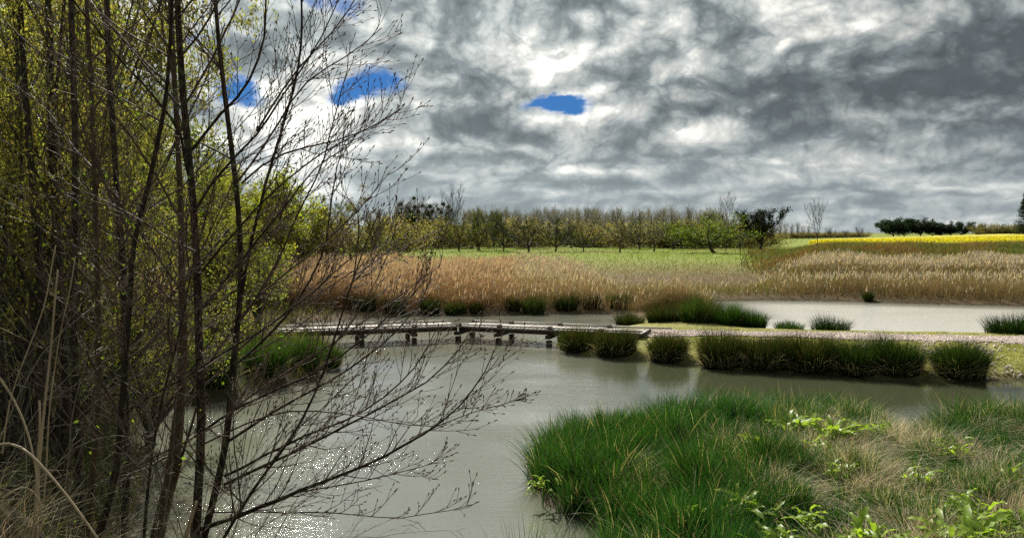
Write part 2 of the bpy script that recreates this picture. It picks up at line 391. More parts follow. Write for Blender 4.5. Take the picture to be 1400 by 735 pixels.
t.link(b.outputs[0], p.inputs['Normal']); t.link(p.outputs[0], out.inputs[0])
wx = np.arange(-40, 62.1, .8); wy = np.arange(5, 56.1, .8); WX, WY = np.meshgrid(wx, wy); wx_, wy_ = WX.ravel(), WY.ravel()
rip = .10 + .42 * ss(3.2, .8, wx_ - (wy_ - 14) * .06) + .7 * ss(25, 28, wy_) * ss(2.4, 3.2, wx_)
rp = inside(np.stack([wx_, wy_], -1), RPOND + 0) | ((wy_ > 27) & (wx_ > 6)); rip[rp] = 1.15
calm = ss(.8, 3.2, wx_ - (wy_ - 14) * .06) * ss(26.5, 24, wy_); silt_glare = .14 * (1 - calm) + .03; silt_glare[rp] = .20 + .75 * ss(.3, 3.5, pdist(np.stack([wx_, wy_], -1), RPOND)[rp] + (wy_[rp] < 36) * 4)  # pale base: silt and painted pond glare, darker for far-shore reflection and clump shade
tag(mesh_np('pond_water', np.stack([wx_, wy_, 0 * wx_], -1), grid_faces(len(wx), len(wy)), m, col=np.stack([rip, silt_glare, 0 * rip], -1)), kind='structure')

# ------------------------------------------------------------------ causeway path, gravel and yellow field
m, t, out = mat('gravel_surface')
oc = t.new('ShaderNodeTexCoord').outputs['Object']; vo = t.new('ShaderNodeTexVoronoi'); vo.inputs['Scale'].default_value = 16; t.link(oc, vo.inputs['Vector'])
c = t.ramp(vo.outputs['Color'], [(.1, (.38, .28, .23)), (.5, (.60, .49, .42)), (.9, (.74, .66, .60))])
p = t.new('ShaderNodeBsdfPrincipled'); t.link(c, p.inputs['Base Color']); p.inputs['Roughness'].default_value = .85
b = t.new('ShaderNodeBump'); b.inputs['Distance'].default_value = .03; t.link(vo.outputs['Distance'], b.inputs['Height']); t.link(b.outputs[0], p.inputs['Normal']); t.link(p.outputs[0], out.inputs[0])
pb = np.array([P(px, py, .42)[:2] for px, py in [(868, 451), (950, 453), (1050, 454.5), (1200, 457.5), (1400, 461), (1600, 464)]])
pf = np.array([P(px, py, .42)[:2] for px, py in [(866, 459), (950, 460), (1050, 461.5), (1200, 465), (1400, 470), (1600, 474)]])
def resamp(a, n):
    s_ = np.r_[0, np.cumsum(np.linalg.norm(np.diff(a, axis=0), axis=1))]; u = np.linspace(0, s_[-1], n)
    return np.stack([np.interp(u, s_, a[:, i]) for i in range(a.shape[1])], -1)
pb, pf = resamp(pb, 120), resamp(pf, 120); rows = []
for q in range(7):
    t_ = q / 6; r_ = pf * (1 - t_) + pb * t_; e = 0.12 * lump(r_[:, 0] * 3, r_[:, 1], 2.0, q) if q in (0, 6) else 0; r_ = r_ + np.array([0, 1]) * np.reshape(e, (-1, 1)) if q in (0, 6) else r_; rows.append(r_)
R2 = np.concatenate(rows); zc = ground(R2) + .03
zc = np.maximum(zc, .30)
tag(mesh_np('gravel_path', np.column_stack([R2, zc]), grid_faces(120, 7), m, smooth=True), kind='structure')
# loose stones, on the path and down the bare slope at the right
ns = 5200; u = rng.integers(0, 119, ns); v_ = rng.uniform(-.12, 1.05, ns)[:, None]; b2 = pf[u] * (1 - v_) + pb[u] * v_ + rng.normal(0, .12, (ns, 2))
ns2 = 1300; sx_ = rng.uniform(5.5, 20, ns2 * 3); sy_ = rng.uniform(20, 26.5, ns2 * 3); s2 = np.stack([sx_, sy_], -1); sd2 = sdf(s2)
keep = (sd2 > .02) & (lump(sx_, sy_, 2.6, 21) + rng.normal(0, .12, len(sx_)) > .16 - .12 * (sx_ > 11.5)) ; s2 = s2[keep][:ns2]
sp_ = np.concatenate([b2, s2]); sz = np.r_[rng.uniform(.018, .045, len(b2)), rng.uniform(.02, .06, len(s2))]
octv = np.array([[1, 0, 0], [-1, 0, 0], [0, 1, 0], [0, -1, 0], [0, 0, .8], [0, 0, -.8]], float)
octf = np.array([[0, 2, 4], [2, 1, 4], [1, 3, 4], [3, 0, 4], [2, 0, 5], [1, 2, 5], [3, 1, 5], [0, 3, 5]])
V = octv[None] * sz[:, None, None] * rng.uniform(.6, 1.3, (len(sz), 6, 1)); V = rotz(V, rng.uniform(0, 6.28, len(sz))[:, None])
V[:, :, :2] += sp_[:, None]; V[:, :, 2] += (ground(sp_) + .035)[:, None]
Fs = octf[None] + (np.arange(len(sz)) * 6)[:, None, None]
tag(mesh_np('gravel', V.reshape(-1, 3), Fs.reshape(-1, 3), M['stone']), 'loose pale pinkish stones lying on the causeway path and its bare slope', 'gravel', kind='stuff')

fa = [P(1095, 331, 2.0), P(1500, 335, 2.0), (900, 330, 0), (420, 700, 0)]
m, t, out = mat('rapeseed_bloom'); oc = t.new('ShaderNodeTexCoord').outputs['Object']; f, _ = t.noise(oc, .6, 8, .7)
p = t.new('ShaderNodeBsdfPrincipled'); t.link(t.ramp(f, [(.3, (.20, .23, .04)), (.5, (.48, .42, .015)), (.75, (.60, .51, .02))]), p.inputs['Base Color']); p.inputs['Roughness'].default_value = .9
t.link(p.outputs[0], out.inputs[0])
fl = np.array([P(1100, 325.5, 2.6)[:2], P(1160, 324, 2.6)[:2]]); nX, nY = 60, 40
# field: from its near edge (y about 120 m) away to the rise
FX, FY = np.meshgrid(np.linspace(0, 1, nX), np.linspace(0, 1, nY)); YY = 136 + 132 * FY
XL = YY * (1106 - 700) / F + 1.5 * lump(YY, YY * .3, .1); XX = XL + (YY * .9 + 20 - XL) * FX
FG = np.stack([XX.ravel(), YY.ravel()], -1)
fz = ground(FG) + .85 + .05 * rng.normal(size=len(FG)); fz[YY.ravel() < 136.1] -= 1.0; fz[FY.ravel() > .999] -= 1.0; fz[FX.ravel() < .001] -= 1.0
tag(mesh_np('rapeseed_field', np.column_stack([FG, fz]), grid_faces(nX, nY), m), kind='structure')
n = 26000; fy = 136 + 60 * rng.uniform(0, 1, n) ** 1.3; fx = fy * (1106 - 700) / F + rng.uniform(0, 1, n) * (fy * .35)
b0 = np.column_stack([fx, fy, ground(np.stack([fx, fy], -1)) + .72]); yc = vary((.50, .43, .015), n, .25)
V, Fl, Cc = leaves(b0 + rng.uniform(0, .3, (n, 1)) * np.array([0, 0, 1]), .20, yc, elong=1.0)
tag(mesh_np('rapeseed_flowers', V, Fl, M['leaf'], col=Cc), 'bright yellow flowering rapeseed crop along the right skyline', 'crop', kind='stuff')
# ------------------------------------------------------------------ boardwalk
def box_v(c, sx, sy, sz, rz=0.0, bev=0.0):
    """a box with chamfered long edges, centre c, full sizes; returns verts, faces"""
    hx, hy, hz = sx / 2, sy / 2, sz / 2; e = min(bev, hy * .5, hz * .5)
    prof = [(-hy + e, -hz), (hy - e, -hz), (hy, -hz + e), (hy, hz - e), (hy - e, hz), (-hy + e, hz), (-hy, hz - e), (-hy, -hz + e)] if e > 0 else [(-hy, -hz), (hy, -hz), (hy, hz), (-hy, hz)]
    k = len(prof); V = np.array([[s_ * hx, a, b] for s_ in (-1, 1) for a, b in prof], float)
    V = rotz(V, rz) + np.array(c); Fq = np.array([[i, (i + 1) % k, k + (i + 1) % k, k + i] for i in range(k)])
    T = np.array([[0, q + 1, q] for q in range(1, k - 1)] + [[k, k + q, k + q + 1] for q in range(1, k - 1)])
    return V, [Fq, T], np.ones((len(V), 3))
def box(name, c, sx, sy, sz, rz, material, parent, bev=.008):
    V, Fl, _ = box_v((0, 0, 0), sx, sy, sz, 0, bev); o = mesh_np(name, V, Fl, material, parent); o.location = c; o.rotation_euler[2] = rz; return o
bw = tag(empty('boardwalk', (0, 0, 0)), 'low weathered timber boardwalk with kerb rails crossing the pond to the gravel causeway', 'boardwalk')
FA, FB, FC = P(879, 452.5, .63), P(626, 442, .63), P(380, 450.5, .63)
DW = 1.32
def seg_dir(a, b): d = (b - a)[:2]; return d / np.linalg.norm(d)
deck_parts = []
for si, (a, b_) in enumerate(((FB, FA), (FC, FB))):
    d = seg_dir(a, b_); nrm = np.array([-d[1], d[0]]); L = np.linalg.norm((b_ - a)[:2]); rz = math.atan2(d[1], d[0])
    if si == 0: bents = [P(px, 465, 0)[0] for px in (682, 748, 812, 868)]; xs = [.0] + [(q - a[0]) / d[0] for q in bents]
    else: bents = [P(px, 465, 0)[0] for px in (394, 436, 504, 570)]; xs = [(q - a[0]) / d[0] for q in bents]
    mid = lambda s_, o_, z: np.array([a[0] + d[0] * s_ + nrm[0] * o_, a[1] + d[1] * s_ + nrm[1] * o_, z])
    # planks
    npk = int(L / .15)
    for q in range(npk):
        s_ = (q + .5) * L / npk
        V, Fl, Cc = box_v((0, 0, 0), DW + rng.uniform(-.03, .03), .132, .035, 0, .006)
        V = rotz(V, rz + math.pi / 2 + rng.normal(0, .008)) + mid(s_, DW / 2, .525 + rng.normal(0, .003)); deck_parts.append((V, Fl, Cc))
    for o_ in (.10, DW - .10, DW / 2):
        box('stringer', mid(L / 2, o_, .435), L - .02, .09, .14, rz, M['wood_dark'], bw)
    # rails, split at the bents
    cuts = [0.02] + [s_ for s_ in xs if .3 < s_ < L - .3] + [L - .02]
    for o_, ext in ((.06, 0), (DW - .06, .75 if si == 0 else 0)):
        for q in range(len(cuts) - 1):
            c0, c1 = cuts[q] + .012, cuts[q + 1] - .012
            if q == len(cuts) - 2: c1 += ext
            box('kerb_rail', mid((c0 + c1) / 2, o_, .607 + rng.normal(0, .002)), c1 - c0, .095, .05, rz + rng.normal(0, .002), M['wood'], bw)
        for s_ in xs:
            if s_ < L: box('rail_block', mid(s_ + .02, o_, .5625), .17, .11, .038, rz, M['wood_dark'], bw); box('rail_cap', mid(s_ + .02, o_, .641), .15, .118, .018, rz, M['wood_dark'], bw)
    for s_ in xs:
        box('cross_beam', mid(s_, DW / 2, .305), .16, DW + .35, .115, rz, M['wood_dark'], bw)
        for o_ in (.02, DW - .02):
            x_, y_, _ = mid(s_, o_, 0); box('post', (x_, y_, -.3), .16, .16, .96, rz, M['wood_dark'], bw)
    box('end_board', mid(L - .0 if si == 0 else .0, DW / 2, .50), .05, DW, .12, rz, M['wood_dark'], bw)
V, Fl, Cc = cat_parts(deck_parts); o = mesh_np('deck_planks', V, Fl, M['wood'], bw); o['kind'] = 'stuff'

# ------------------------------------------------------------------ rushes
DKG, MIDG, BLUG = (.014, .034, .006), (.034, .080, .012), (.016, .062, .020)
BRN, TAN, STRAW = (.095, .062, .026), (.30, .235, .13), (.58, .50, .33)
def clump_mesh(rx, ry, h, n, cb=DKG, ct=BRN, width=.011, spread=.42, straw=.05, seed=0, name='blades'):
    R = np.random.default_rng(seed); a = R.uniform(0, 6.28, n); r = np.sqrt(R.uniform(0, 1, n))
    b0 = np.column_stack([np.cos(a) * r * rx * .8, np.sin(a) * r * ry * .8, np.full(n, -.06)])
    hh = h * (1.12 - .75 * R.uniform(0, 1, n) ** 1.6) * (1 - .22 * r ** 3) * (1 + .30 * lump(b0[:, 0], b0[:, 1], 7, seed))
    ln = np.column_stack([np.cos(a), np.sin(a)]) * (r * spread * hh)[:, None] + R.normal(0, .13, (n, 2)) + R.normal(0, .05, 2) * hh[:, None]
    c0, c1 = vary(cb, n, .3, R), vary(ct, n, .35, R)
    grn = R.uniform(size=n) < .55; c1[grn] = vary(np.array(cb) * 1.4, grn.sum(), .3, R)
    st = R.uniform(size=n) < straw; c0[st] = vary(TAN, st.sum(), .2, R); c1[st] = vary(STRAW, st.sum(), .2, R); ln[st] *= 1.9; hh[st] *= .6
    return blades(b0, hh, ln, width, c0, c1, 3, 1.8, R)
def clump(px0, px1, top, basey, label, n=2200, D=None, h=None, name='rush_clump', group=None, dz=0.0, deep=.8, **kw):
    b0 = P((px0 + px1) / 2, basey, dz); Y = b0[1]
    rx = (px1 - px0) / 2 / F * Y; hh = h or (basey - top) / F * Y * 1.0
    ry = min(max(rx * deep, .25), .75); V, Fl, Cc = clump_mesh(rx, ry, hh, n, seed=int(px0 * 7 + basey), **kw)
    o = mesh_np(name, V, Fl, M['rush'], col=Cc); cy = Y + ry * .7; o.location = (b0[0] * cy / Y, cy, max(gz(b0[0] * cy / Y, cy), -.1))
    return tag(o, label, 'rushes', group)
G1 = 'dark rush clumps along the near edge of the causeway'
CW = [(762, 820, 448, 484, 'ragged rush clump in front of the boardwalk, first from the left on the causeway tip', 1900),
      (812, 872, 453, 490, 'rush clump covering the right end of the boardwalk beside the pale mossy gap', 2300),
      (883, 944, 455, 496, 'rounded single rush clump standing between the two pale mossy gaps', 2500),
      (955, 1020, 453, 505, 'left end of the long row of rushes, just right of the second mossy gap', 2600),
      (1010, 1085, 456, 509, 'brown-tipped rush clump in the middle of the long row on the causeway edge', 2800),
      (1075, 1148, 458, 512, 'brown-tipped rush clump with pale bent blades at the right of the long row', 2800),
      (1146, 1205, 464, 516, 'dark spiky rush clump touching the right end of the long row', 2400),
      (1196, 1264, 465, 519, 'dark spiky rush clump left of the isolated one, beside a small bright water gap', 2600),
      (1271, 1352, 470, 522, 'isolated dark rush clump before the mossy slope with white stones at far right', 3000)]
for i, (a_, b_, t_, y_, lab, n_) in enumerate(CW): clump(a_ - [4, 5, 0, 5, 6, 6, 5, 3, 0][i], b_ + [5, 3, 0, 6, 6, 5, 4, 0, 1][i], t_ + [1, -2, 1, 0, 3, 2, 4, 1, 1][i], y_, lab, int(n_ * 1.3), group=G1, straw=.14, width=.013, ct=BRN if i < 6 else (.05, .07, .02), spread=.30 if i < 6 else .45)
G2_ = 'rushes on the back side of the causeway'
for a_, b_, t_, y_, lab, n_, cb, ct, dz in [
    (838, 884, 425, 449, 'short brownish rushes behind the right end of the boardwalk rail', 1300, DKG, BRN, .1),
    (880, 935, 420, 449, 'brown-green rushes left of the tallest bright green island rushes', 1700, DKG, BRN, .15),
    (925, 985, 410, 450, 'tallest rushes on the island strip, brown at the tips', 2300, (.03, .075, .014), BRN, .2),
    (975, 1025, 419, 452, 'bright mid-green rushes on the island strip behind the gravel path', 2000, MIDG, MIDG, .2),
    (1010, 1050, 426, 453, 'green rushes at the right end of the island strip against the bright water', 1500, MIDG, DKG, .2),
    (1054, 1104, 440, 456, 'low wide row of young rushes behind the path, left of the spiky tuft', 800, MIDG, DKG, .2),
    (1103, 1166, 434, 458, 'spiky tuft of rushes standing against the bright pond behind the path', 900, DKG, DKG, .2),
    (1340, 1425, 431, 463, 'dark spiky rushes behind the path at the right edge of the picture', 1600, DKG, DKG, .25)]:
    clump(a_, b_, t_, y_, lab, n_, group=G2_, cb=cb, ct=ct, dz=dz, width=.014, straw=.01, spread=.5)
shore = [(478, 517, 405, 432, 'left'), (524, 556, 408, 432, ''), (574, 603, 404, 431, ''), (606, 640, 411, 431, ''), (642, 660, 413, 431, ''), (690, 712, 406, 429, ''),
         (712, 747, 403, 430, ''), (756, 792, 403, 428, ''), (796, 820, 405, 427, ''), (828, 868, 403, 427, ''), (880, 912, 404, 426, ''), (914, 946, 405, 424, ''), (944, 976, 404, 417, ''), (1181, 1193, 398, 413, '')]
SL = ['wide dark rush tussock on the far shore behind the left half of the boardwalk', 'small dark far-shore tussock seen through the twigs', 'black-green tussock on the far shore above the second left boardwalk bent',
      'brownish low tussock on the far shore above the bend of the boardwalk', 'smallest brown tussock right of the boardwalk bend on the far shore', 'brownish tussock beside a pale mud spit on the far shore',
      'very dark rounded tussock with a dark reflection on the far shore', 'green tussock in the middle of the far shore', 'dark tussock right of the green one on the far shore', 'wide green tussock before the brown reeds, behind the boardwalk end',
      'dark tussock behind the island rushes', 'tussock joining the island strip and the far shore', 'brownish tussock at the left tip of the bright pond', 'single tiny dark tussock on the bright pond far edge']
for i, (a_, b_, t_, y_, _) in enumerate(shore): clump(a_, b_, t_, y_, SL[i], 1000, group='tussocks along the far shore', name='rush_tussock', cb=DKG if i % 3 else (.03, .055, .014), ct=(.06, .06, .02) if i not in (3, 4, 5, 12) else BRN, width=.022, straw=.03)
LB = [(330, 395, 474, 528, 'dark green rush clump on the left bank point, under the twigs'), (385, 440, 468, 515, 'dense dark rush clump at the middle of the left bank point'), (425, 470, 470, 505, 'outermost dark rush clump on the tip of the left bank'),
      (255, 330, 480, 545, 'rush clump by the water behind the main dark trunks')]
for a_, b_, t_, y_, lab in LB: clump(a_, b_, t_, y_, lab, 2200, group='rushes on the left bank point', cb=(.03, .075, .014), ct=(.07, .09, .02), width=.013)

# foreground rush bed: thousands of blades growing from tussocks
def bed(n_t, region, per, hfun, cfun, name, label, matl, width=.009, lean=.35, seed=1, segs=3, seed_spread=.22, dirbias=(0, 0)):
    R = np.random.default_rng(seed); T_ = region(n_t, R); n_t = len(T_); k = np.repeat(np.arange(n_t), per); n = len(k)
    a = R.uniform(0, 6.28, n); r = np.abs(R.normal(0, 1, n)) * seed_spread; ox = np.column_stack([np.cos(a) * r, np.sin(a) * r])
    b2 = T_[k] + ox; sd = sdf(b2); ok = sd > -.12; b2, k, r, a, n = b2[ok], k[ok], r[ok], a[ok], ok.sum()
    th = R.uniform(.75, 1.2, n_t)[k]; td = R.normal(0, .16, (n_t, 2))[k]
    hh = hfun(b2, R) * th * R.uniform(.5, 1.1, n)
    ln = np.column_stack([np.cos(a), np.sin(a)]) * (hh * np.clip(r / seed_spread, 0, 1.6) * lean)[:, None] + (td + R.normal(0, .13, (n, 2)) + np.array(dirbias)) * hh[:, None]
    c0, c1 = cfun(b2, k, R); V, Fl, Cc = blades(np.column_stack([b2, np.maximum(ground(b2), 0) - .03]), hh, ln, width, c0, c1, segs, 1.8, R)
    return tag(mesh_np(name, V, Fl, matl, col=Cc), label, name.replace('_', ' '), kind='stuff')
BEDM = lambda b2: (b2[:, 1] > 6.3) & (b2[:, 1] < 17) & (b2[:, 0] > 0.0) & (b2[:, 0] < b2[:, 1] * .68 + .6)
def reg_bed(n, R, f=lambda p: np.ones(len(p), bool)):
    p = np.column_stack([R.uniform(-.2, 12.5, n * 3), R.uniform(6.2, 16.5, n * 3)]); p = p[BEDM(p)]; p = p[sdf(p) > .02]; return p[f(p)][:n]
def straw_mask(b2):                          # where the dead grass shows: towards the right and the near corner
    pxl = 700 + F * b2[:, 0] / b2[:, 1]; v = .9 * lump(b2[:, 0], b2[:, 1], 2.4, 5) + .4 * lump(b2[:, 0], b2[:, 1], 1.1, 6)
    return v + .55 * ss(900, 1200, pxl) - .36
def hb(b2, R):
    pxl = 700 + F * b2[:, 0] / b2[:, 1]
    h = .76 - .34 * ss(950, 1150, pxl) * ss(15.5, 13.0, b2[:, 1]) + .12 * lump(b2[:, 0], b2[:, 1], 1.2, 8)
    h -= .30 * np.exp(-((pxl - 1240) / 30) ** 2) * ss(12.5, 14, b2[:, 1]); return np.clip(h * (1 + .45 * lump(b2[:, 0], b2[:, 1], 2.6, 71)), .18, 1.15)
def cb_(b2, k, R):
    n = len(b2); v = lump(b2[:, 0], b2[:, 1], .8, 31)[:, None] * .5 + .5
    c0 = vary(DKG, n, .3, R) * (1 - v) + vary(BLUG, n, .3, R) * v; c1 = vary((.055, .13, .018), n, .4, R) * (1 - v) + vary((.034, .125, .026), n, .35, R) * v  # tip colours brightened to paint in backlight over dark bases
    s_ = R.uniform(size=n) < .05 + .22 * np.clip(straw_mask(b2) + .2, 0, 1); c0[s_] = vary(TAN, s_.sum(), .25, R); c1[s_] = vary(STRAW, s_.sum(), .25, R)
    return c0, c1
bed(600, reg_bed, 190, hb, cb_, 'rush_bed', 'deep green rush bed filling the lower right foreground beside the pond', M['rush'], .012, .42, 3, 4, .15)
hs = lambda b2, R: .50 + .1 * lump(b2[:, 0], b2[:, 1], 1.5, 8)
def cs_(b2, k, R):
    n = len(b2); c0, c1 = vary((.40, .32, .19), n, .25, R), vary((.68, .60, .43), n, .25, R); g = R.uniform(size=n) < .28; c0[g] = vary((.07, .12, .02), g.sum(), .3, R); c1[g] = vary((.16, .22, .04), g.sum(), .3, R); return c0, c1
bed(620, lambda n, R: reg_bed(n * 3, R, lambda p: straw_mask(p) > .04)[:n], 85, hs, cs_, 'dead_grass', 'flattened straw-coloured dead grass lying among the foreground rushes', M['straw'], .011, 1.3, 4, 4, .24, (.25, -.1))
hm_ = lambda b2, R: np.full(len(b2), .20)
def cm_(b2, k, R):
    n = len(b2); c0 = vary((.15, .18, .035), n, .3, R); c1 = vary((.33, .37, .08), n, .3, R); s_ = R.uniform(size=n) < .25; c1[s_] = vary(STRAW, s_.sum(), .2, R); return c0, c1
def reg_cw(n, R):
    p = np.column_stack([R.uniform(2, 20, n * 3), R.uniform(20.5, 28.5, n * 3)]); s_ = sdf(p); p = p[(s_ > .25) & (p[:, 1] < 26.2)]
    f_ = np.interp(p[:, 0], pf[:, 0], pf[:, 1]); v = lump(p[:, 0], p[:, 1], 2.6, 21); p = p[(p[:, 1] < f_ - .05) & (v < .20)]; return p[:n]
bed(2600, reg_cw, 10, lambda b2, R: np.full(len(b2), .11), cm_, 'moss_and_turf', 'short yellow-green moss and turf on the causeway slope', M['rush'], .018, .8, 5, 2, .12)
# turf fringe on the pond side of the path
def reg_cb(n, R):
    u = R.uniform(0, 1, n); q = np.stack([np.interp(u, np.linspace(0, 1, 120), pb[:, i]) for i in (0, 1)], -1); return q + np.column_stack([R.normal(0, .2, n), R.uniform(.05, .9, n)])
bed(500, reg_cb, 8, lambda b2, R: np.full(len(b2), .10), cm_, 'path_edge_grass', 'thin green grass edging the pond side of the gravel path', M['rush'], .018, .7, 6, 2, .15)

# reed bed on the far shore
def reeds(n, seed):
    R = np.random.default_rng(seed); D = 37.5 + 47 * R.uniform(0, 1, n * 2) ** 1.5; pxl = R.uniform(150, 1420, n * 2)
    b2 = np.column_stack([(pxl - 700) / F * D, D]); sd = sdf(b2); edge = np.abs(R.normal(0, 1, n * 2)) * .25
    cen = ss(760, 860, pxl) * ss(1110, 1010, pxl)              # lower, greener middle stretch
    rgt = ss(1010, 1110, pxl)
    dmax = 66 - 16 * cen + 5 * rgt + 4 * lump(b2[:, 0], b2[:, 1], .3, 2)
    jd = D + 3 * lump(b2[:, 0], b2[:, 1] * 2, .6, 90); gap = .8 * rgt * ss(48, 53, jd) * ss(63, 58, jd)                   # green strip inside the right-hand reeds
    ok = (sd > .25 + edge) & (D < dmax) & (R.uniform(size=n * 2) > .80 * gap) & (R.uniform(size=n * 2) > .40 * cen * ss(41, 46, D))
    b2, sd, pxl, D, cen, rgt, gap = b2[ok][:n], sd[ok][:n], pxl[ok][:n], D[ok][:n], cen[ok][:n], rgt[ok][:n], gap[ok][:n]; m_ = len(b2)
    h = (1.52 + .55 * lump(b2[:, 0], b2[:, 1], .7, 4) + .25 * lump(b2[:, 0], b2[:, 1], 2.0, 14)) * (1 - .40 * cen * ss(39, 44, D) - .2 * cen) * (1 - .35 * gap); h *= (.55 + .45 * ss(.2, 2.0, sd)) * (1 - .30 * rgt * ss(62, 56, D)); h *= R.uniform(.7, 1.1, m_)
    red = ss(760, 640, pxl)[:, None]
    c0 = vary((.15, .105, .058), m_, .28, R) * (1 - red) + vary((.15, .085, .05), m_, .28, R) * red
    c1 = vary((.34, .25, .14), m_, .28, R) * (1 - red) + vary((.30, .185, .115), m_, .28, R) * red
    pt = 1 + .42 * lump(b2[:, 0], b2[:, 1], .55, 44)[:, None] + .25 * lump(b2[:, 0], b2[:, 1], 1.7, 45)[:, None]; pt = pt * (1 - .22 * rgt[:, None]); c0 = c0 * pt; c1 = c1 * pt
    g = R.uniform(size=m_) < .12 + .15 * (lump(b2[:, 0], b2[:, 1], .4, 46) > .15) + .40 * cen * ss(41, 46, D) + .5 * gap; c0[g] = vary((.09, .11, .02), g.sum(), .3, R); c1[g] = vary((.20, .21, .05), g.sum(), .3, R)
    z0 = ground(b2, sd); ln = R.normal(0, .16, (m_, 2)) * h[:, None] + np.array([.07, 0]) * h[:, None]
    wd = .011 * D / 34
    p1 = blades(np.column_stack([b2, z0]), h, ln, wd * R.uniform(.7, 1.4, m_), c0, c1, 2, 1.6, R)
    # leaves hanging from the stalk
    q = R.uniform(size=m_) < .7; lb = np.column_stack([b2[q] + ln[q] * .3, z0[q] + h[q] * R.uniform(.3, .7, q.sum())])
    p2 = blades(lb, h[q] * .15, R.normal(0, .28, (q.sum(), 2)) * h[q][:, None], wd[q] * 1.2, c1[q], c1[q] * 1.1, 2, 1.2, R)
    # feathery plumes
    q = (R.uniform(size=m_) < (.22 + .45 * ss(44, 56, D) * (1 - cen) - .15 * rgt + .3 * rgt * ss(58, 61, D)) * (1 - .7 * cen) * (1 - .8 * gap)); tp = np.column_stack([b2[q] + ln[q], z0[q] + h[q] * .93])
    pc = vary((.60, .52, .41), q.sum(), .2, R); pc[ss(760, 640, pxl[q]) > .5] *= np.array([1.0, .86, .80])
    p3 = blades(tp, np.full(q.sum(), .26) * R.uniform(.6, 1.3, q.sum()), R.normal(.05, .07, (q.sum(), 2)), .050 * D[q] / 55, pc * .8, pc, 2, 1.4, R)
    return cat_parts([p1, p2, p3])
V, Fl, Cc = reeds(92000, 12)
tag(mesh_np('reed_bed', V, Fl, M['reed'], col=Cc), 'wide bed of dry tan reeds with silvery plumes along the far shore', 'reeds', kind='stuff')

# green meadow grass beyond the reeds
n = 60000; D = 47 + 120 * rng.uniform(0, 1, n) ** 1.3; pxl = rng.uniform(300, 1420, n); b2 = np.column_stack([(pxl - 700) / F * D, D])
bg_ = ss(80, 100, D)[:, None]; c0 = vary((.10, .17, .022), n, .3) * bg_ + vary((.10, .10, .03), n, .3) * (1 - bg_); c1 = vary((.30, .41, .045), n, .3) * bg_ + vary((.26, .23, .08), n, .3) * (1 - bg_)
q = (lump(b2[:, 0], b2[:, 1], .12, 40) + .5 * ss(95, 55, D) + rng.normal(0, .2, n)) > .22; c0[q] = vary((.13, .10, .05), q.sum(), .3); c1[q] = vary((.28, .22, .12), q.sum(), .3)
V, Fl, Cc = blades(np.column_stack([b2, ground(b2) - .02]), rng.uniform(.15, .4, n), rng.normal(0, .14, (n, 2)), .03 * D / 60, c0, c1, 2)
tag(mesh_np('meadow_grass', V, Fl, M['meadow'], col=Cc), 'sunlit green meadow grass between the reeds and the orchard', 'grass', kind='stuff')
# rough scrubby bank below the yellow field
n = 52000; D = rng.uniform(60, 138, n); pxl = rng.uniform(1000, 1420, n); pxl = np.where((pxl < 1110) & (rng.uniform(size=n) > ss(1000, 1110, pxl) - .3 * ss(75, 64, D)), rng.uniform(1110, 1420, n), pxl); b2 = np.column_stack([(pxl - 700) / F * D, D]); hh = rng.uniform(.35, 1.0, n) * (.55 + .65 * ss(70, 100, D)) * (1 + .5 * lump(b2[:, 0], b2[:, 1], .4, 50))
c0, c1 = vary((.05, .075, .02), n, .35), vary((.16, .18, .055), n, .4); q = lump(b2[:, 0], b2[:, 1], .35, 41) + rng.normal(0, .2, n) > -.02; c0[q] = vary((.12, .07, .035), q.sum(), .3); c1[q] = vary((.24, .15, .07), q.sum(), .3)
V, Fl, Cc = blades(np.column_stack([b2, ground(b2) - .02]), hh, rng.normal(0, .35, (n, 2)), .09, c0, c1, 2)
tag(mesh_np('bramble_thicket', V, Fl, M['meadow'], col=Cc), 'rough green and brown scrub on the bank below the yellow field', 'scrub', kind='stuff')
# floating weed near the boardwalk
n = 1500; pxl = rng.uniform(420, 850, n); pyl = 466 + rng.normal(0, 3.5, n) + (pxl > 735) * rng.uniform(-4, 14, n); b0 = np.array([P(a_, b_, .006) for a_, b_ in zip(pxl, pyl)])
k_ = (sdf(b0[:, :2]) < -.02) & (lump(b0[:, 0], b0[:, 1], 1.6, 60) > -.12); b0 = b0[k_]; n = len(b0); s_ = rng.uniform(.015, .05, n); a4 = rng.uniform(0, 6.28, (n, 1)) + np.arange(4) * math.pi / 2
V = b0[:, None] + np.stack([np.cos(a4) * s_[:, None] * 1.4, np.sin(a4) * s_[:, None], 0 * a4 + rng.uniform(0, .01, (n, 4))], -1)
tag(mesh_np('floating_weed', V.reshape(-1, 3), np.arange(n * 4).reshape(n, 4), M['leaf'], col=np.repeat(vary((.12, .12, .05), n, .3), 4, 0)), 'patches of floating weed on the water below the boardwalk', 'water weed', kind='stuff')

# leafy plants in the rush bed (each leaf a part)
def leaf_mesh(L, wd, droop, seed):
    R = np.random.default_rng(seed); V, Cc, Fq = [], [], []; n = 6
    for i in range(n + 1):
        t_ = i / n; w_ = wd * math.sin(math.pi * min(.05 + t_ * .97, 1)) ** .7 * (1 - .25 * t_); x_ = L * (t_ - .12 * t_ * t_); z_ = L * (.75 * t_ - droop * t_ * t_)
        wav = .012 * math.sin(t_ * 17)
        V += [(x_, -w_, z_ + .25 * w_ + wav), (x_, 0, z_), (x_, w_, z_ + .25 * w_ - wav)]; c_ = np.array((.25, .36, .05)) * R.uniform(.8, 1.2); Cc += [c_, c_ * 1.3, c_]
    for i in range(n): o_ = i * 3; Fq += [(o_, o_ + 1, o_ + 4, o_ + 3), (o_ + 1, o_ + 2, o_ + 5, o_ + 4)]
    return mesh_np('leaf', V, np.array(Fq), M['dock'], col=np.array(Cc), smooth=True, link=False)
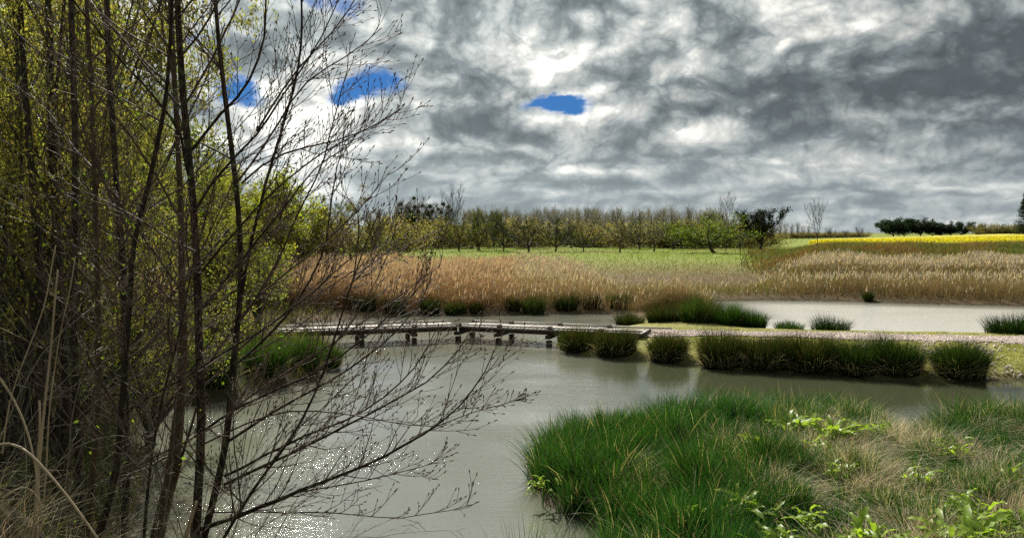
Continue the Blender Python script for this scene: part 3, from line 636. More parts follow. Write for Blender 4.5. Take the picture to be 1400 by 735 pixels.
LM = [leaf_mesh(.34, .045, .55, 1), leaf_mesh(.28, .05, .75, 2), leaf_mesh(.40, .04, .6, 3), leaf_mesh(.22, .035, .3, 4)]
def dock(px, py, nl, sc, label, zt=.72):
    nl = int(nl * 2.4); sc = sc * 1.2
    R = np.random.default_rng(int(px * 3 + py)); p_ = P(px, py, zt); r_ = tag(empty('leafy_dock', (p_[0], p_[1], zt - .12 * sc)), label, 'plant', 'bright leafy plants among the rushes')
    st = Tubes(); g_ = gz(p_[0], p_[1]); st.add([(0, 0, g_ - zt - .02), (.01, 0, 0), (0, .01, .10)], [.012, .008, .005], 5); s_ = st.build('stem', M['dock'], r_, link=True)
    a_ = s_.data.attributes.new('Col', 'FLOAT_COLOR', 'POINT'); a_.data.foreach_set('color', np.tile([.12, .2, .03, 1], len(s_.data.vertices)).astype(np.float32))
    for i in range(nl):
        o_ = bpy.data.objects.new('leaf', LM[R.integers(0, 4)]); C.objects.link(o_); o_.parent = r_
        o_.location = (R.normal(0, .03 + .07 * sc), R.normal(0, .03 + .05 * sc), R.uniform(-.18, .05)); o_.rotation_euler = (R.normal(0, .3), R.uniform(-.5, .25), R.uniform(0, 6.28)); k = sc * R.uniform(.6, 1.1); o_.scale = (k, k, k)
for a in [(1085, 574, 22, 1.0, 'broad bright yellow-green leafy plant in the rushes, upper one left of the straw patch'), (1138, 582, 20, 1.0, 'bright yellow-green leafy plant right beside the upper broad one'),
          (1030, 597, 14, .8, 'small bright green leafy plant at the left of the upper pair'), (1022, 678, 12, .8, 'pale feathery leafy plant alone in dark rushes at lower middle'),
          (1335, 716, 26, 1.05, 'large lime-green leafy plant at the bottom right corner'), (1328, 684, 18, .8, 'mid-green leafy plant just above the large bottom right one'),
          (1180, 716, 14, .8, 'leafy plant at the bottom edge, left of centre of the straw'), (1232, 722, 10, .7, 'small leafy plant at the bottom edge between two larger ones'),
          (742, 652, 9, .5, 'tiny yellow plant hanging over the water at the left tip of the rush bed', .42), (1150, 628, 10, .6, 'small green plant below the upper leafy pair'), (1305, 600, 9, .6, 'small bright plant among the straw at the right'),
          (950, 690, 8, .6, 'small dark green leafy plant low in the deep green rushes'), (1120, 600, 10, .6, 'small leafy plant between the upper pair and the straw dome'),
          (1255, 640, 10, .6, 'small green plant beside the flattened straw heap'), (1290, 715, 14, .8, 'leafy plant just left of the large bottom right one'), (1385, 700, 14, .8, 'leafy plant at the right edge near the bottom corner'), (1100, 690, 10, .7, 'leafy plant in short grass left of the large straw tussock'),
          (1205, 575, 9, .6, 'small plant at the back of the bed near the water gap'), (1380, 640, 9, .6, 'small leafy plant against the right edge of the picture'), (1065, 725, 12, .7, 'leafy plant at the bottom edge, first from the left'), (1170, 575, 14, .8, 'lime-green leafy plant right of the upper pair')]: dock(*a)
# straw domes: dead tussocks
def straw_dome(px, py, r, label, zt=.62):
    p_ = P(px, py, zt); R = np.random.default_rng(int(px)); n = 1500; a = R.uniform(0, 6.28, n); q = np.sqrt(R.uniform(0, 1, n)) * r
    b0 = np.column_stack([np.cos(a) * q * .8, np.sin(a) * q * .6, zt - .10 - .42 * (q / r) ** 2 - R.uniform(0, .12, n)]); hh = R.uniform(.05, .18, n)
    ln = np.column_stack([np.cos(a), np.sin(a)]) * R.uniform(.1, .34, (n, 1)) + R.normal(0, .09, (n, 2))
    V, Fl, Cc = blades(b0, hh, ln, .010, vary(TAN, n, .2, R), vary((.74, .65, .48), n, .2, R), 3, 1.2, R); Cc = Cc
    # some stalks stand from the ground up to the dome
    o_ = mesh_np('straw_tussock', V, Fl, M['straw'], col=Cc); o_.location = (p_[0], p_[1], 0); tag(o_, label, 'dead tussock', 'dead straw tussocks in the rush bed')
for a in [(1075, 645, .33, 'rounded pinkish straw tussock left of centre in the foreground bed'), (1228, 694, .42, 'large pale straw tussock near the bottom, leaning right'), (1290, 650, .5, 'wide flattened straw heap at the right'),
          (1370, 610, .45, 'straw heap at the right edge below the water gap'), (1130, 553, .40, 'low straw heap at the back of the bed before the green water'), (1345, 655, .4, 'straw heap with long bent blades at the right edge'),
          (985, 590, .28, 'small straw wisp behind the dark rushes left of the leafy plants'), (1180, 640, .22, 'small straw tuft in the middle of the green bed')]: straw_dome(*a)
# ------------------------------------------------------------------ tree builder
def unit(v): return v / (np.linalg.norm(v) + 1e-9)
def spray(p0, d0, L, r0, n=5, curve=.25, up=.25, R=rng):
    """a curved shoot: points and radii"""
    p = [np.array(p0, float)]; d = unit(np.array(d0, float)); side = unit(np.cross(d, R.normal(size=3)))
    for i in range(n - 1):
        d = unit(d + side * curve * R.uniform(-.6, 1) / n * 2 + np.array([0, 0, up / n * 2]) + R.normal(0, .05, 3)); p.append(p[-1] + d * L / (n - 1))
    return np.array(p), np.linspace(r0, r0 * .35, n)
def along(pts, t):
    k = t * (len(pts) - 1); i = min(int(k), len(pts) - 2); f = k - i; return pts[i] * (1 - f) + pts[i + 1] * f, unit(pts[i + 1] - pts[i])
def off_dir(d, ang, R, flat=1.0, bias=None):
    r = R.normal(size=3); r[1] *= flat
    if bias is not None: r = r + bias
    s_ = unit(r - d * (r @ d)); return unit(d * math.cos(ang) + s_ * math.sin(ang))
def shoots(path, rad, n, L, ang, R, up=.3, t0=.15, curve=.3, rr=.5, npt=5, flat=1.0, taper=.6, bias=None):
    out = []
    for t_ in np.linspace(t0, .97, n):
        t_ = min(max(t_ + R.uniform(-.4, .4) / n, .03), .99)
        p_, d_ = along(path, t_); r_ = np.interp(t_ * (len(rad) - 1), range(len(rad)), rad)
        out.append(spray(p_, off_dir(d_, ang * R.uniform(.7, 1.25), R, flat, bias), L * (1 - taper * t_) * R.uniform(.6, 1.25), max(r_ * rr, .0012), npt, curve, up, R))
    return out

def tree_mesh(seed, H=7.0, trunk_h=.30, tr=.14, spread=.55, n1=9, n2=7, n3=6, ang=.8, up=.35, lean=(0, 0), leaf=0, leafsize=.14, leafcol=(.09, .12, .02), twigcol=None, tw=.016, k=4, droop=0, elong=1.6, leafspread=.25, r2min=.02):
    """returns trunk mesh, crown mesh, leaf mesh for one tree kind"""
    R = np.random.default_rng(seed); T1, T2 = Tubes(), Tubes(); tips = []
    base = np.array([0, 0, -.15]); top = np.array([lean[0] * H, lean[1] * H, H * trunk_h]); mid = (base + top) / 2 + np.array([R.normal(0, .03) * H, 0, 0]) - np.array([lean[0], 0, 0]) * H * .12
    stem = np.array([base, base * .6 + mid * .4, mid, (mid + top) / 2 + R.normal(0, .01 * H, 3), top]); T1.add(stem, [tr * 1.35, tr * 1.05, tr * .95, tr * .9, tr * .85], 8)
    mains = []
    for i in range(n1):
        a = i / n1 * 6.28 + R.uniform(-.4, .4); tilt = ang * R.uniform(.55, 1.25) if i else .12
        d = np.array([math.sin(tilt) * math.cos(a) + lean[0] * .6, math.sin(tilt) * math.sin(a), math.cos(tilt)]); L = H * (1 - trunk_h) * (R.uniform(.75, 1.05) if tilt < .6 else R.uniform(.6, .95) * (spread / .55))
        p_, _ = along(stem, R.uniform(.72, 1)); pts, rad = spray(p_, d, L, tr * R.uniform(.38, .6), 7, .55, up - droop * .3, R); T1.add(pts, rad, 5); mains.append((pts, rad))
    c = np.array(twigcol if twigcol else (.06, .05, .035))
    for pts, rad in mains:
        for p2, r2 in shoots(pts, rad, n2, H * .30, .75, R, up - droop * .6, .22, .5, .5, 5):
            T1.add(p2, np.maximum(r2, r2min), 4)
            for p3, r3 in shoots(p2, r2, n3, H * .15, .7, R, up - droop, .2, .4, .5, 4):
                T2.add(p3, np.linspace(tw, tw * .5, len(p3)), 3, col=c * R.uniform(.6, 1.5)); tips.append(p3)
    tm = T1.build('trunk', M['bark_far'], link=False); cm = T2.build('twigs', M['twigs_far'], link=False); lm = None
    if leaf:
        tp = np.concatenate(tips); idx = R.integers(0, len(tp), leaf); pp = tp[idx] + R.normal(0, leafspread, (leaf, 3)) * np.array([1, 1, .8])
        pc = vary(leafcol, leaf, .28, R) * (1 + .22 * lump(pp[:, 0], pp[:, 2], 1.6, seed))[:, None]; V, Fl, Cc = leaves(pp, leafsize * R.uniform(.6, 1.3, leaf), pc, R, elong); lm = mesh_np('foliage', V, Fl, M['leaf'], col=Cc, link=False)
    return tm, cm, lm
def place_tree(ms, name, loc, sc, rz, label, cat='tree', group=None, sx=1.0):
    r_ = tag(empty(name, loc, rz), label, cat, group); r_.scale = (sc * sx, sc * sx, sc)
    obj_from(ms[0], 'trunk', r_); obj_from(ms[1], 'crown', r_)
    if ms[2]: obj_from(ms[2], 'foliage', r_)
    return r_
def tree_at(ms, H, px, basey, top, name, label, rz=None, group=None, D=None, sx=1.0, dz=0):
    """stand a tree with its foot at photo position (px, basey), as tall as the photo shows"""
    if D is None:
        z = .6
        for _ in range(4): b0 = P(px, basey, z); z = gz(b0[0], b0[1])
        D = b0[1]; X_ = b0[0]
    else: X_ = (px - 700) / F * D; z = gz(X_, D)
    zt = EYE + (HOR - top) / F * D; sc = max((zt - z) / H, .1)
    return place_tree(ms, name, (X_, D, z + dz), sc, rng.uniform(0, 6.28) if rz is None else rz, label, 'tree', group, sx)

# orchard and meadow trees, about 100 to 200 m away
apple = [tree_mesh(100 + i, 7.0, .17, .17, .75, 10, 7, 7, 1.1, .22, leaf=1500, leafsize=.22, leafcol=c_, twigcol=t_, tw=.026, leafspread=.30)
         for i, (c_, t_) in enumerate([((.07, .075, .02), (.055, .045, .028)), ((.04, .048, .015), (.035, .028, .02)), ((.11, .12, .04), (.10, .085, .05)), ((.022, .030, .011), (.022, .018, .013))])]
silver = tree_mesh(120, 7, .28, .14, .5, 8, 7, 7, .8, .3, leaf=800, leafsize=.18, leafcol=(.26, .26, .18), twigcol=(.16, .14, .10), tw=.026, leafspread=.3)
bare = [tree_mesh(130 + i, 9, .30, .13, .5, 8, 8, 7, .6, .45, twigcol=(.11, .085, .06), tw=.022) for i in range(2)]
green_lean = tree_mesh(140, 7, .30, .24, .85, 10, 8, 7, 1.15, .10, lean=(-.16, .02), leaf=5200, leafsize=.26, leafcol=(.11, .15, .03), twigcol=(.05, .05, .02), tw=.026, leafspread=.42)
dark_v = tree_mesh(141, 8, .16, .30, .75, 8, 9, 8,   .78, .35, leaf=10000, leafsize=.26, leafcol=(.008, .015, .007), twigcol=(.02, .018, .012), tw=.03, leafspread=.36)
OR = 'old orchard trees standing along the back of the meadow'
for (ms, H, px, by, tp, lab, sx) in [
    (apple[0], 7, 628, 344, 293, 'mossy orchard tree with a forked crown, first orchard tree right of the mistletoe trees', 1.0), (apple[2], 7, 655, 343, 291, 'orchard tree with a pale olive crown between two darker ones on the left', .9),
    (apple[1], 7, 688, 344, 296, 'orchard tree with short leaning trunk before a dark pointed tree', 1.0), (apple[3], 7, 722, 345, 296, 'wide dark domed orchard tree with a thick black trunk', 1.35),
    (apple[1], 7, 759, 344, 300, 'dark olive orchard tree right of the wide domed one', 1.15), (apple[0], 7, 798, 344, 304, 'thin sparse orchard tree with see-through twigs', 1.0),
    (silver, 7, 847, 345, 297, 'orchard tree with pale silvery twigs, left of centre of the meadow', 1.2), (apple[1], 7, 875, 341, 299, 'shaded orchard tree behind the silvery ones', 1.1),
    (silver, 7, 894, 344, 300, 'silvery lichened orchard tree standing free in the meadow', 1.2), (apple[2], 7, 920, 341, 302, 'olive orchard tree with a round crown behind the grazing gap', 1.1),
    (apple[3], 7, 932, 340, 297, 'dark orchard tree with dense ball-like growths in its top', 1.1), (apple[0], 7, 1011, 341, 296, 'shaded tree between the leaning green tree and the black spreading tree', 1.2),
    (apple[2], 7, 992, 338, 291, 'olive tree filling the gap behind the leaning green tree', 1.2), (apple[2], 7, 578, 344, 300, 'low olive orchard tree under the mistletoe trees', 1.3),
    (apple[1], 7, 546, 340, 288, 'dark orchard tree below the tall mistletoe poplars at left', 1.3), (apple[0], 7, 700, 338, 300, 'brown orchard tree at the back between two nearer crowns', 1.5),
    (apple[0], 7, 820, 338, 300, 'brown-green orchard tree at the back left of the silvery tree', 1.5), (apple[3], 7, 780, 339, 303, 'black-green low tree at the back of the orchard', 1.4)]:
    tree_at(ms, H, px, by, tp, 'orchard_tree', lab, group=OR, sx=sx)
tree_at(green_lean, 7, 977, 346, 288, 'leaning_tree', 'leaning tree with bright green foliage and slanting dark trunk in the meadow', rz=0, sx=1.15)
tree_at(dark_v, 8.6, 1041, 341, 282, 'spreading_tree', 'black-looking spreading tree with a V-shaped trunk at the right end of the orchard', rz=.6, sx=1.0)
tree_at(bare[0], 9, 512, 355, 284, 'brown_bare_tree', 'brown leafless tree standing alone left of the mistletoe trees, in front of the hedge', rz=1, sx=1.05)
tree_at(bare[1], 9, 463, 352, 290, 'brown_bare_tree', 'brown leafless tree behind the alder twigs, left of the lone brown tree', rz=2.2, sx=1.3)
thin = tree_mesh(150, 12, .35, .09, .4, 7, 7, 5, .45, .6, twigcol=(.13, .12, .09), tw=.018)
tree_at(thin, 11, 1117, 325, 280, 'thin_bare_tree', 'single slim bare tree standing against the sky at the left end of the yellow field', rz=.4, D=108, sx=1.0)
tree_at(thin, 11, 622, 333, 262, 'tall_bare_tree', 'tallest bare tree rising above the wood right of the mistletoe trees', rz=1.7, D=170, sx=1.0)
tree_at(thin, 11, 992, 333, 272, 'tall_bare_tree', 'bare upright tree with knobbly tips rising behind the leaning green tree', rz=3.1, D=150, sx=.8)
# mistletoe-laden poplars
pop = [tree_mesh(160 + i, 15, .30, .13, .22, 10, 8, 6, .22, .75, twigcol=(.13, .125, .075), tw=.030, leaf=500, leafsize=.20, leafcol=(.12, .13, .05), leafspread=.4) for i in range(4)]
mt = np.random.default_rng(5); pp = mt.normal(size=(420, 3)); pp = pp / np.linalg.norm(pp, axis=1, keepdims=True) * mt.uniform(.2, .5, (420, 1)) ** .8 * 1.0
V, Fl, Cc = leaves(pp, .22, vary((.03, .05, .018), 420, .2, mt), mt, 1.5, None); mist = mesh_np('mistletoe_ball', V, Fl, M['leaf'], col=Cc, link=False)
mp = [(549, 276, 'first mistletoe poplar from the left, carrying the most dark balls', [(548, 279), (554, 291), (557, 284), (545, 293), (560, 296)]), (566, 272, 'mistletoe poplar with the highest single ball above the rest', [(566, 271), (567, 283), (572, 289), (562, 290)]),
      (579, 283, 'mistletoe poplar with one ball beside its tip', [(578, 281), (583, 292)]), (589, 283, 'mistletoe poplar with two stacked dark balls', [(588, 282), (591, 289), (587, 295)]), (603, 279, 'mistletoe poplar with a cluster of small balls, left of the tall bare tree', [(599, 286), (606, 279), (603, 290)]),
      (615, 284, 'mistletoe poplar touching the tall bare tree', [(613, 283), (617, 287)])]
for i, (px, tp, lab, balls) in enumerate(mp):
    o = tree_at(pop[i % 4], 15, px, 331, tp, 'mistletoe_poplar', lab, group='poplars hung with mistletoe', D=190, sx=1.5)
    for bx, by in balls:
        q = Q(bx, by, 190); b_ = obj_from(mist, 'mistletoe_ball', o); s_ = o.scale; rz = o.rotation_euler[2]; d = q - np.array(o.location); d = rotz(d, -rz)
        b_.location = (d[0] / s_[0], d[1] / s_[1], d[2] / s_[2]); k = rng.uniform(.55, .95); b_.scale = (k / s_[0], k / s_[1], k / s_[2])
for px, tp, lab in [(651, 291, 'small pointed greenish poplar behind the second orchard tree'), (676, 290, 'dark pointed tree like a narrow cone above the orchard')]:
    fm = tree_mesh(int(px), 12, .1, .12, .3, 12, 8, 6, .30, .6, leaf=2600, leafsize=.30, leafcol=(.10, .115, .035) if px < 660 else (.045, .055, .02), twigcol=(.06, .05, .03), tw=.03, leafspread=.35); tree_at(fm, 12, px, 336, tp, 'pointed_tree', lab, D=150, sx=1.0)
ivy = tree_mesh(171, 8, .1, .16, .3, 10, 8, 7, .32, .6, leaf=5000, leafsize=.34, leafcol=(.012, .030, .016), tw=.03, leafspread=.4)
tree_at(ivy, 8, 560, 336, 297, 'ivy_clad_tree', 'blackish-blue ivy-covered tree leaning below the mistletoe poplars', D=150, sx=1.2)
# the pale poplar plantation along the skyline
PP = 'pale bare poplars of the plantation behind the orchard'
far_pop = [tree_mesh(180 + i, 17, .25, .10, .16, 9, 8, 5, .16, .85, twigcol=(.44, .40, .31), tw=.032, r2min=.018) for i in range(3)]
for i in range(104):
    px = 634 + i * 3.6 + rng.uniform(-1.5, 1.5) if i < 100 else 505 + (i - 100) * 12; Dp = rng.uniform(300, 360)
    tree_at(far_pop[i % 3], 17, px, 325, rng.uniform(283, 294) + (px > 960) * (px - 960) * .13, 'poplar', 'pale bare poplar in the dense plantation row on the skyline behind the orchard', group=PP, D=Dp, sx=1.0)
scrub = [tree_mesh(190 + i, 7, .02, .10, .7, 13, 7, 6, 1.15, .35, leaf=3200, leafsize=.40, leafcol=c_, twigcol=t_, tw=.04, leafspread=.8) for i, (c_, t_) in enumerate([((.17, .165, .055), (.20, .17, .09)), ((.20, .165, .08), (.22, .17, .10)), ((.12, .125, .045), (.13, .11, .055))])]
for i in range(46):
    px = 530 + i * 11.6 + rng.uniform(-3, 3); tree_at(scrub[i % 3], 7, px, 330, rng.uniform(301, 322) - (px < 640) * 6, 'hedge_tree', 'olive-brown bushy tree in the continuous hedge behind the orchard', group='bushy trees of the hedge behind the orchard', D=rng.uniform(165, 200), sx=rng.uniform(1.0, 1.9))
for px, tp in [(1066, 306), (1074, 304), (1082, 307), (1090, 305), (1098, 308), (1105, 309)]: tree_at(far_pop[int(px) % 3], 17, px, 325, tp, 'poplar', 'pale bare poplar in the far row right of the black spreading tree', group='far poplars right of the spreading tree', D=380, sx=1.3)
for i in range(16): tree_at(scrub[1], 7, 1068 + i * 7.5, 324, 317 + (i % 3) * 1.2, 'distant_bush', 'low grey-brown bush in the far hedge beyond the left end of the yellow field', D=430, sx=2.0, group='far hedge left of the dark evergreens')
for px, tp, lab in [(1135, 311, 'pale rounded bare tree on the skyline right of the slim bare tree'), (1155, 314, 'small pale bare tree on the skyline, low between two rounded ones'), (1175, 310, 'pale rounded bare tree on the skyline left of the dark pines')]:
    tree_at(bare[0], 9, px, 326, tp, 'distant_bare_tree', lab, D=420, sx=1.7)
pine = [tree_mesh(200 + i, 8, .22, .16, .75, 12, 8, 7, 1.05, .25, leaf=7000, leafsize=.42, leafcol=(.014, .030, .014), twigcol=(.02, .02, .012), tw=.04, leafspread=.45) for i in range(2)]
for px, tp, lab, sx, k in [(1221, 300, 'first rounded black-green tree from the left on the field skyline', 1.25, 0), (1235, 299, 'second rounded dark tree, highest of the left dark group', 1.0, 1), (1258, 299, 'broad rounded dark tree right of the left dark group', 1.3, 0), (1275, 304, 'dark tree sloping down right of the broad rounded one', 1.1, 1),
                        (1313, 303, 'dark pointed-topped tree in the middle of the field skyline', 1.0, 1), (1299, 307, 'small dark tree left of the pointed-topped one', 1.1, 0), (1338, 307, 'dark conical tree on the skyline nearest the big conifer', .8, 1), (1286, 308, 'low dark bush in the skyline gap', 1.2, 0)]:
    tree_at(pine[k], 8, px, 321, tp, 'dark_tree', lab, D=300, sx=sx, group='dark evergreen trees on the field skyline')
for i, px in enumerate(range(1345, 1400, 9)): tree_at(scrub[i % 2 + 1], 7, px, 321, 306 + (i % 3) * 1.5, 'hedge_bush', 'brown-olive bush in the hedge at the right end of the yellow field', D=290, sx=1.2, group='brown bushes at the right end of the field')
# conifer at the right edge
def conifer():
    R = np.random.default_rng(9); T1 = Tubes(); H = 20; T1.add([(0, 0, -.2), (0, 0, H * .5), (0, 0, H)], [.35, .2, .03], 7); pts = []; T2 = Tubes()
    for z in np.arange(1.0, H - .3, .38):
        for q in range(6):
            a = R.uniform(0, 6.28); L = (H - z) * .30 * R.uniform(.65, 1.1) + .2; d = np.array([math.cos(a), math.sin(a), -.05]); p_, r_ = spray((0, 0, z), d, L, .05, 5, .1, .12, R); T2.add(p_, r_, 3, col=(.04, .03, .02))
            u = R.uniform(.15, 1, 34)[:, None]; k = np.minimum((u[:, 0] * 4).astype(int), 3); pts.append(p_[k] + (p_[k + 1] - p_[k]) * (u * 4 - k[:, None]) + R.normal(0, .14, (34, 3)) + np.array([0, 0, -.12]))
    pts = np.concatenate(pts); V, Fl, Cc = leaves(pts, R.uniform(.25, .5, len(pts)), vary((.014, .030, .014), len(pts), .25, R), R, 2.5, (0, 0, -.4))
    return T1.build('trunk', M['bark_far'], link=False), T2.build('crown', M['twigs_far'], link=False), mesh_np('needles', V, Fl, M['leaf'], col=Cc, link=False)
tree_at(conifer(), 20, 1399, 321, 263, 'conifer', 'tall black-green conifer cut by the right edge of the picture', D=230, rz=.3)

# ------------------------------------------------------------------ left side: spring-green willows behind the alders
def willow(seed, H, leaf, lc, ls=.10, n1=11, tr=.11, sp_=.7, n2=11, n3=9):
    return tree_mesh(seed, H, .12, tr, sp_, n1, n2, n3, .55, .25, leaf=leaf, leafsize=ls, leafcol=lc, twigcol=(.10, .095, .035), tw=.0045, droop=.25, elong=2.2, leafspread=.11, r2min=.007)
YG, OL = (.25, .25, .085), (.23, .22, .075)
for (sd_, px, D, tpz, H, lc, n_, nm, lab, ls) in [
    (316, 45, 10.2, 9.5, 9, (.30, .285, .085), 26000, 'willow', 'nearest olive willow, its sunlit leaves hanging between the leftmost stems', .065), (317, -10, 9.6, 6.0, 6, (.24, .22, .07), 16000, 'willow', 'low golden-olive willow at the left edge behind the dead stalks', .065),
    (301, 20, 13.5, 9.5, 9, OL, 40000, 'willow', 'big olive-green leafy willow filling the upper left corner', .105), (302, 95, 17, 10, 9, YG, 26000, 'willow', 'tall yellow-green willow behind the leftmost alder stems', .12),
    (303, -60, 17, 11, 9, OL, 30000, 'willow', 'olive willow cut by the left edge of the picture', .11), (304, 195, 21, 7.2, 8, OL, 17000, 'willow', 'willow with thin spring leaves behind the middle alder stems', .11),
    (305, 70, 11.5, 4.2, 4.5, (.17, .17, .05), 15000, 'bank_bush', 'dark leafy bush low on the left bank among the stems', .07), (306, 205, 14.5, 3.6, 4, (.20, .20, .06), 8000, 'bank_bush', 'low leafy bush by the water gap behind the alder stems', .07),
    (307, 290, 26, 4.4, 4.5, (.19, .19, .05), 12000, 'bank_bush', 'yellow-green bush on the left bank point behind the main trunks', .12), (308, 350, 31, 3.4, 4, (.12, .14, .035), 7000, 'bank_bush', 'olive bush by the left end of the boardwalk', .12),
    (309, 268, 34, 6.6, 8, (.24, .235, .065), 22000, 'willow', 'sunlit yellow-green willow behind the main dark trunk', .16), (310, 350, 44, 7.3, 7, (.28, .30, .06), 16000, 'willow', 'bright yellow-green domed willow seen between the main trunks', .20),
    (311, 410, 56, 6.3, 7, (.12, .13, .035), 9000, 'willow', 'brown-olive willow right of the bright domed one', .22), (312, 300, 60, 7.5, 7, (.15, .20, .03), 9000, 'willow', 'green willow far behind, left of the bright domed one', .22),
    (313, 445, 66, 5.6, 6, (.14, .105, .05), 6000, 'hedge_bush', 'brown bush at the left end of the reed bed', .2), (314, 160, 30, 9.0, 8, (.12, .16, .025), 16000, 'willow', 'willow in the second row behind the tall yellow-green one', .15)]:
    X_ = (px - 700) / F * D; z = gz(X_, D); ms = willow(sd_, H, n_, lc, ls, sp_=.7 if D < 40 else .95)
    place_tree(ms, nm, (X_, D, z), (tpz - z) / H, rng.uniform(0, 6.28), lab, 'tree' if nm == 'willow' else 'bush', 'leafy willows and bushes on the left bank', sx={301: .7, 302: .62, 304: .55, 309: .8, 316: .55, 317: .8}.get(sd_, 1.0))
for i, px in enumerate([325, 365, 400, 440, 480, 520, 545]):
    tree_at(scrub[(i + 1) % 3], 7, px, 350, 300 + (i % 3) * 4, 'hedge_bush', ['green-brown', 'olive', 'brown'][i % 3] + ' bush in the hedge behind the reeds, ' + ['leftmost, behind the second alder trunk', 'behind the yellow-green dome', 'just right of the yellow-green dome', 'behind the left bare tree', 'between the two brown bare trees', 'right of the lone brown tree', 'below the first mistletoe poplar'][i], D=84 + i * 5, sx=1.15, group='bushes of the left hedge')
# ------------------------------------------------------------------ foreground alders (traced stems and limbs, about 5 to 7 m away)
TW = {}
def path(px_pts, D0, D1, n=None):
    a = np.array(px_pts, float); s_ = np.r_[0, np.cumsum(np.linalg.norm(np.diff(a, axis=0), axis=1))]; u = np.linspace(0, s_[-1], n or max(6, int(s_[-1] / 28)))
    # smooth interpolation of the traced line
    xs = np.interp(u, s_, a[:, 0]); ys = np.interp(u, s_, a[:, 1])
    if len(xs) > 4:
        for _ in range(2): xs[1:-1] = (xs[:-2] + 2 * xs[1:-1] + xs[2:]) / 4; ys[1:-1] = (ys[:-2] + 2 * ys[1:-1] + ys[2:]) / 4
    t_ = u / s_[-1]; Ds = D0 + (D1 - D0) * t_
    return np.array([Q(x_, y_, d_) for x_, y_, d_ in zip(xs, ys, Ds)])
AR = np.random.default_rng(2024)
def bud(T, p, d, s=1.0):
    q = np.array([p, p + d * .006 * s, p + d * .016 * s, p + d * .022 * s]); T.add(q, np.array([.0016, .0032, .0026, .0006]) * s, 4)
def twigs_on(T, B, pts, rad, gap=.10, L=.55, ang=.55, lev=2, bias=None, t0=.12, up=.25):
    Ltot = np.linalg.norm(np.diff(pts, axis=0), axis=1).sum(); n = max(3, int(Ltot * (1 - t0) / gap))
    for p2, r2 in shoots(pts, rad, n, L, ang, AR, up, t0, .35, .5, 6, .7, .45, bias):
        r2 = np.linspace(min(max(r2[0], .0030), .0055), .0016, len(p2)); T.add(p2, r2, 4)
        if AR.uniform() < .7: bud(B, p2[-1], unit(p2[-1] - p2[-2]), 1.3)
        if lev > 1:
            for p3, r3 in shoots(p2, r2, AR.integers(3, 7), L * .42, .55, AR, up, .2, .3, .6, 4, .8, .4):
                T.add(p3, np.linspace(.0024, .0013, len(p3)), 3)
                bud(B, p3[-1], unit(p3[-1] - p3[-2]), 1.3)
                if AR.uniform() < .6: m_ = len(p3) // 2; bud(B, p3[m_], unit(off_dir(unit(p3[m_] - p3[m_ - 1]), .6, AR)), 1.1)
def px_r(w, D): return w * .40 * D / F
def alder(label, D, trunk, w, limbs, auto=0, mat_='bark', auto_bias=None, autoL=1.1, leafn=0, foot=None):
    """trunk: traced line; limbs: (traced line, width0, width1, depth at the tip, twig length, twig gap)"""
    pts = path(trunk, D, D + .25); z0 = gz(pts[0, 0], pts[0, 1]) - .12
    if pts[0, 2] > z0: pts = np.vstack([[pts[0, 0] - (pts[1, 0] - pts[0, 0]) * .5, pts[0, 1], z0], pts])
    org = pts[0].copy(); r_ = tag(empty('alder', org), label, 'tree', 'alder saplings on the near bank'); L_ = lambda a: a - org
    rad = np.interp(np.linspace(0, 1, len(pts)), np.linspace(0, 1, len(w)), [px_r(q, D) for q in w]) * (1 + AR.normal(0, .03, len(pts)))
    fine_ = path(trunk, D, D + .25, len(pts) * 2) if False else pts
    T = Tubes(); T.add(L_(fine_), rad, 10); T.build('trunk', M[mat_], r_)
    TT, BB = Tubes(), Tubes(); lp = []
    for (ln, w0, w1, Dt, tl, tg) in limbs:
        p_ = path(ln, D + .05, Dt); p_ = p_ + np.cumsum(AR.normal(0, .006, p_.shape), axis=0); rr = np.linspace(px_r(w0, D), px_r(w1, Dt), len(p_))
        T = Tubes(); T.add(L_(p_), rr, 7); T.build('branch', M[mat_ if w0 > 4.5 else 'twig'], r_); lp.append(p_)
        twigs_on(TT, BB, L_(p_), rr, tg, tl, bias=np.array([.5, 0, .35]))
    for i in range(auto):
        t_ = AR.uniform(.10, .98); p0, d0 = along(pts, t_); a = AR.uniform(0, 6.28); el_ = AR.uniform(.45, 1.05)
        d = np.array([math.cos(a) * math.cos(el_), math.sin(a) * math.cos(el_) * .8, math.sin(el_)])
        if auto_bias is not None: d = unit(d + np.array(auto_bias))
        p_, rr = spray(p0, d, autoL * AR.uniform(.6, 1.3), px_r(AR.uniform(2.4, 4.2), D), 9, .35, .12, AR); rr = np.linspace(rr[0], .0022, len(rr))
        T = Tubes(); T.add(L_(p_), rr, 5); T.build('branch', M['twig'], r_); twigs_on(TT, BB, L_(p_), rr, .15, .42, lev=2); lp.append(p_)
    if TT.n: o_ = TT.build('twigs', M['twig'], r_); o_['kind'] = 'stuff'
    if BB.n: o_ = BB.build('buds', M['twig'], r_, smooth=False); o_['kind'] = 'stuff'
    if leafn:
        src = np.concatenate(lp); q = src[AR.integers(0, len(src), leafn)] + AR.normal(0, .10, (leafn, 3)) - org; V, Fl, Cc = leaves(q, AR.uniform(.018, .042, leafn), vary((.20, .30, .03), leafn, .25, AR), AR, 1.5)
        o_ = mesh_np('young_leaves', V, Fl, M['leaf'], r_, col=Cc); o_['kind'] = 'stuff'
    return r_
G = .13
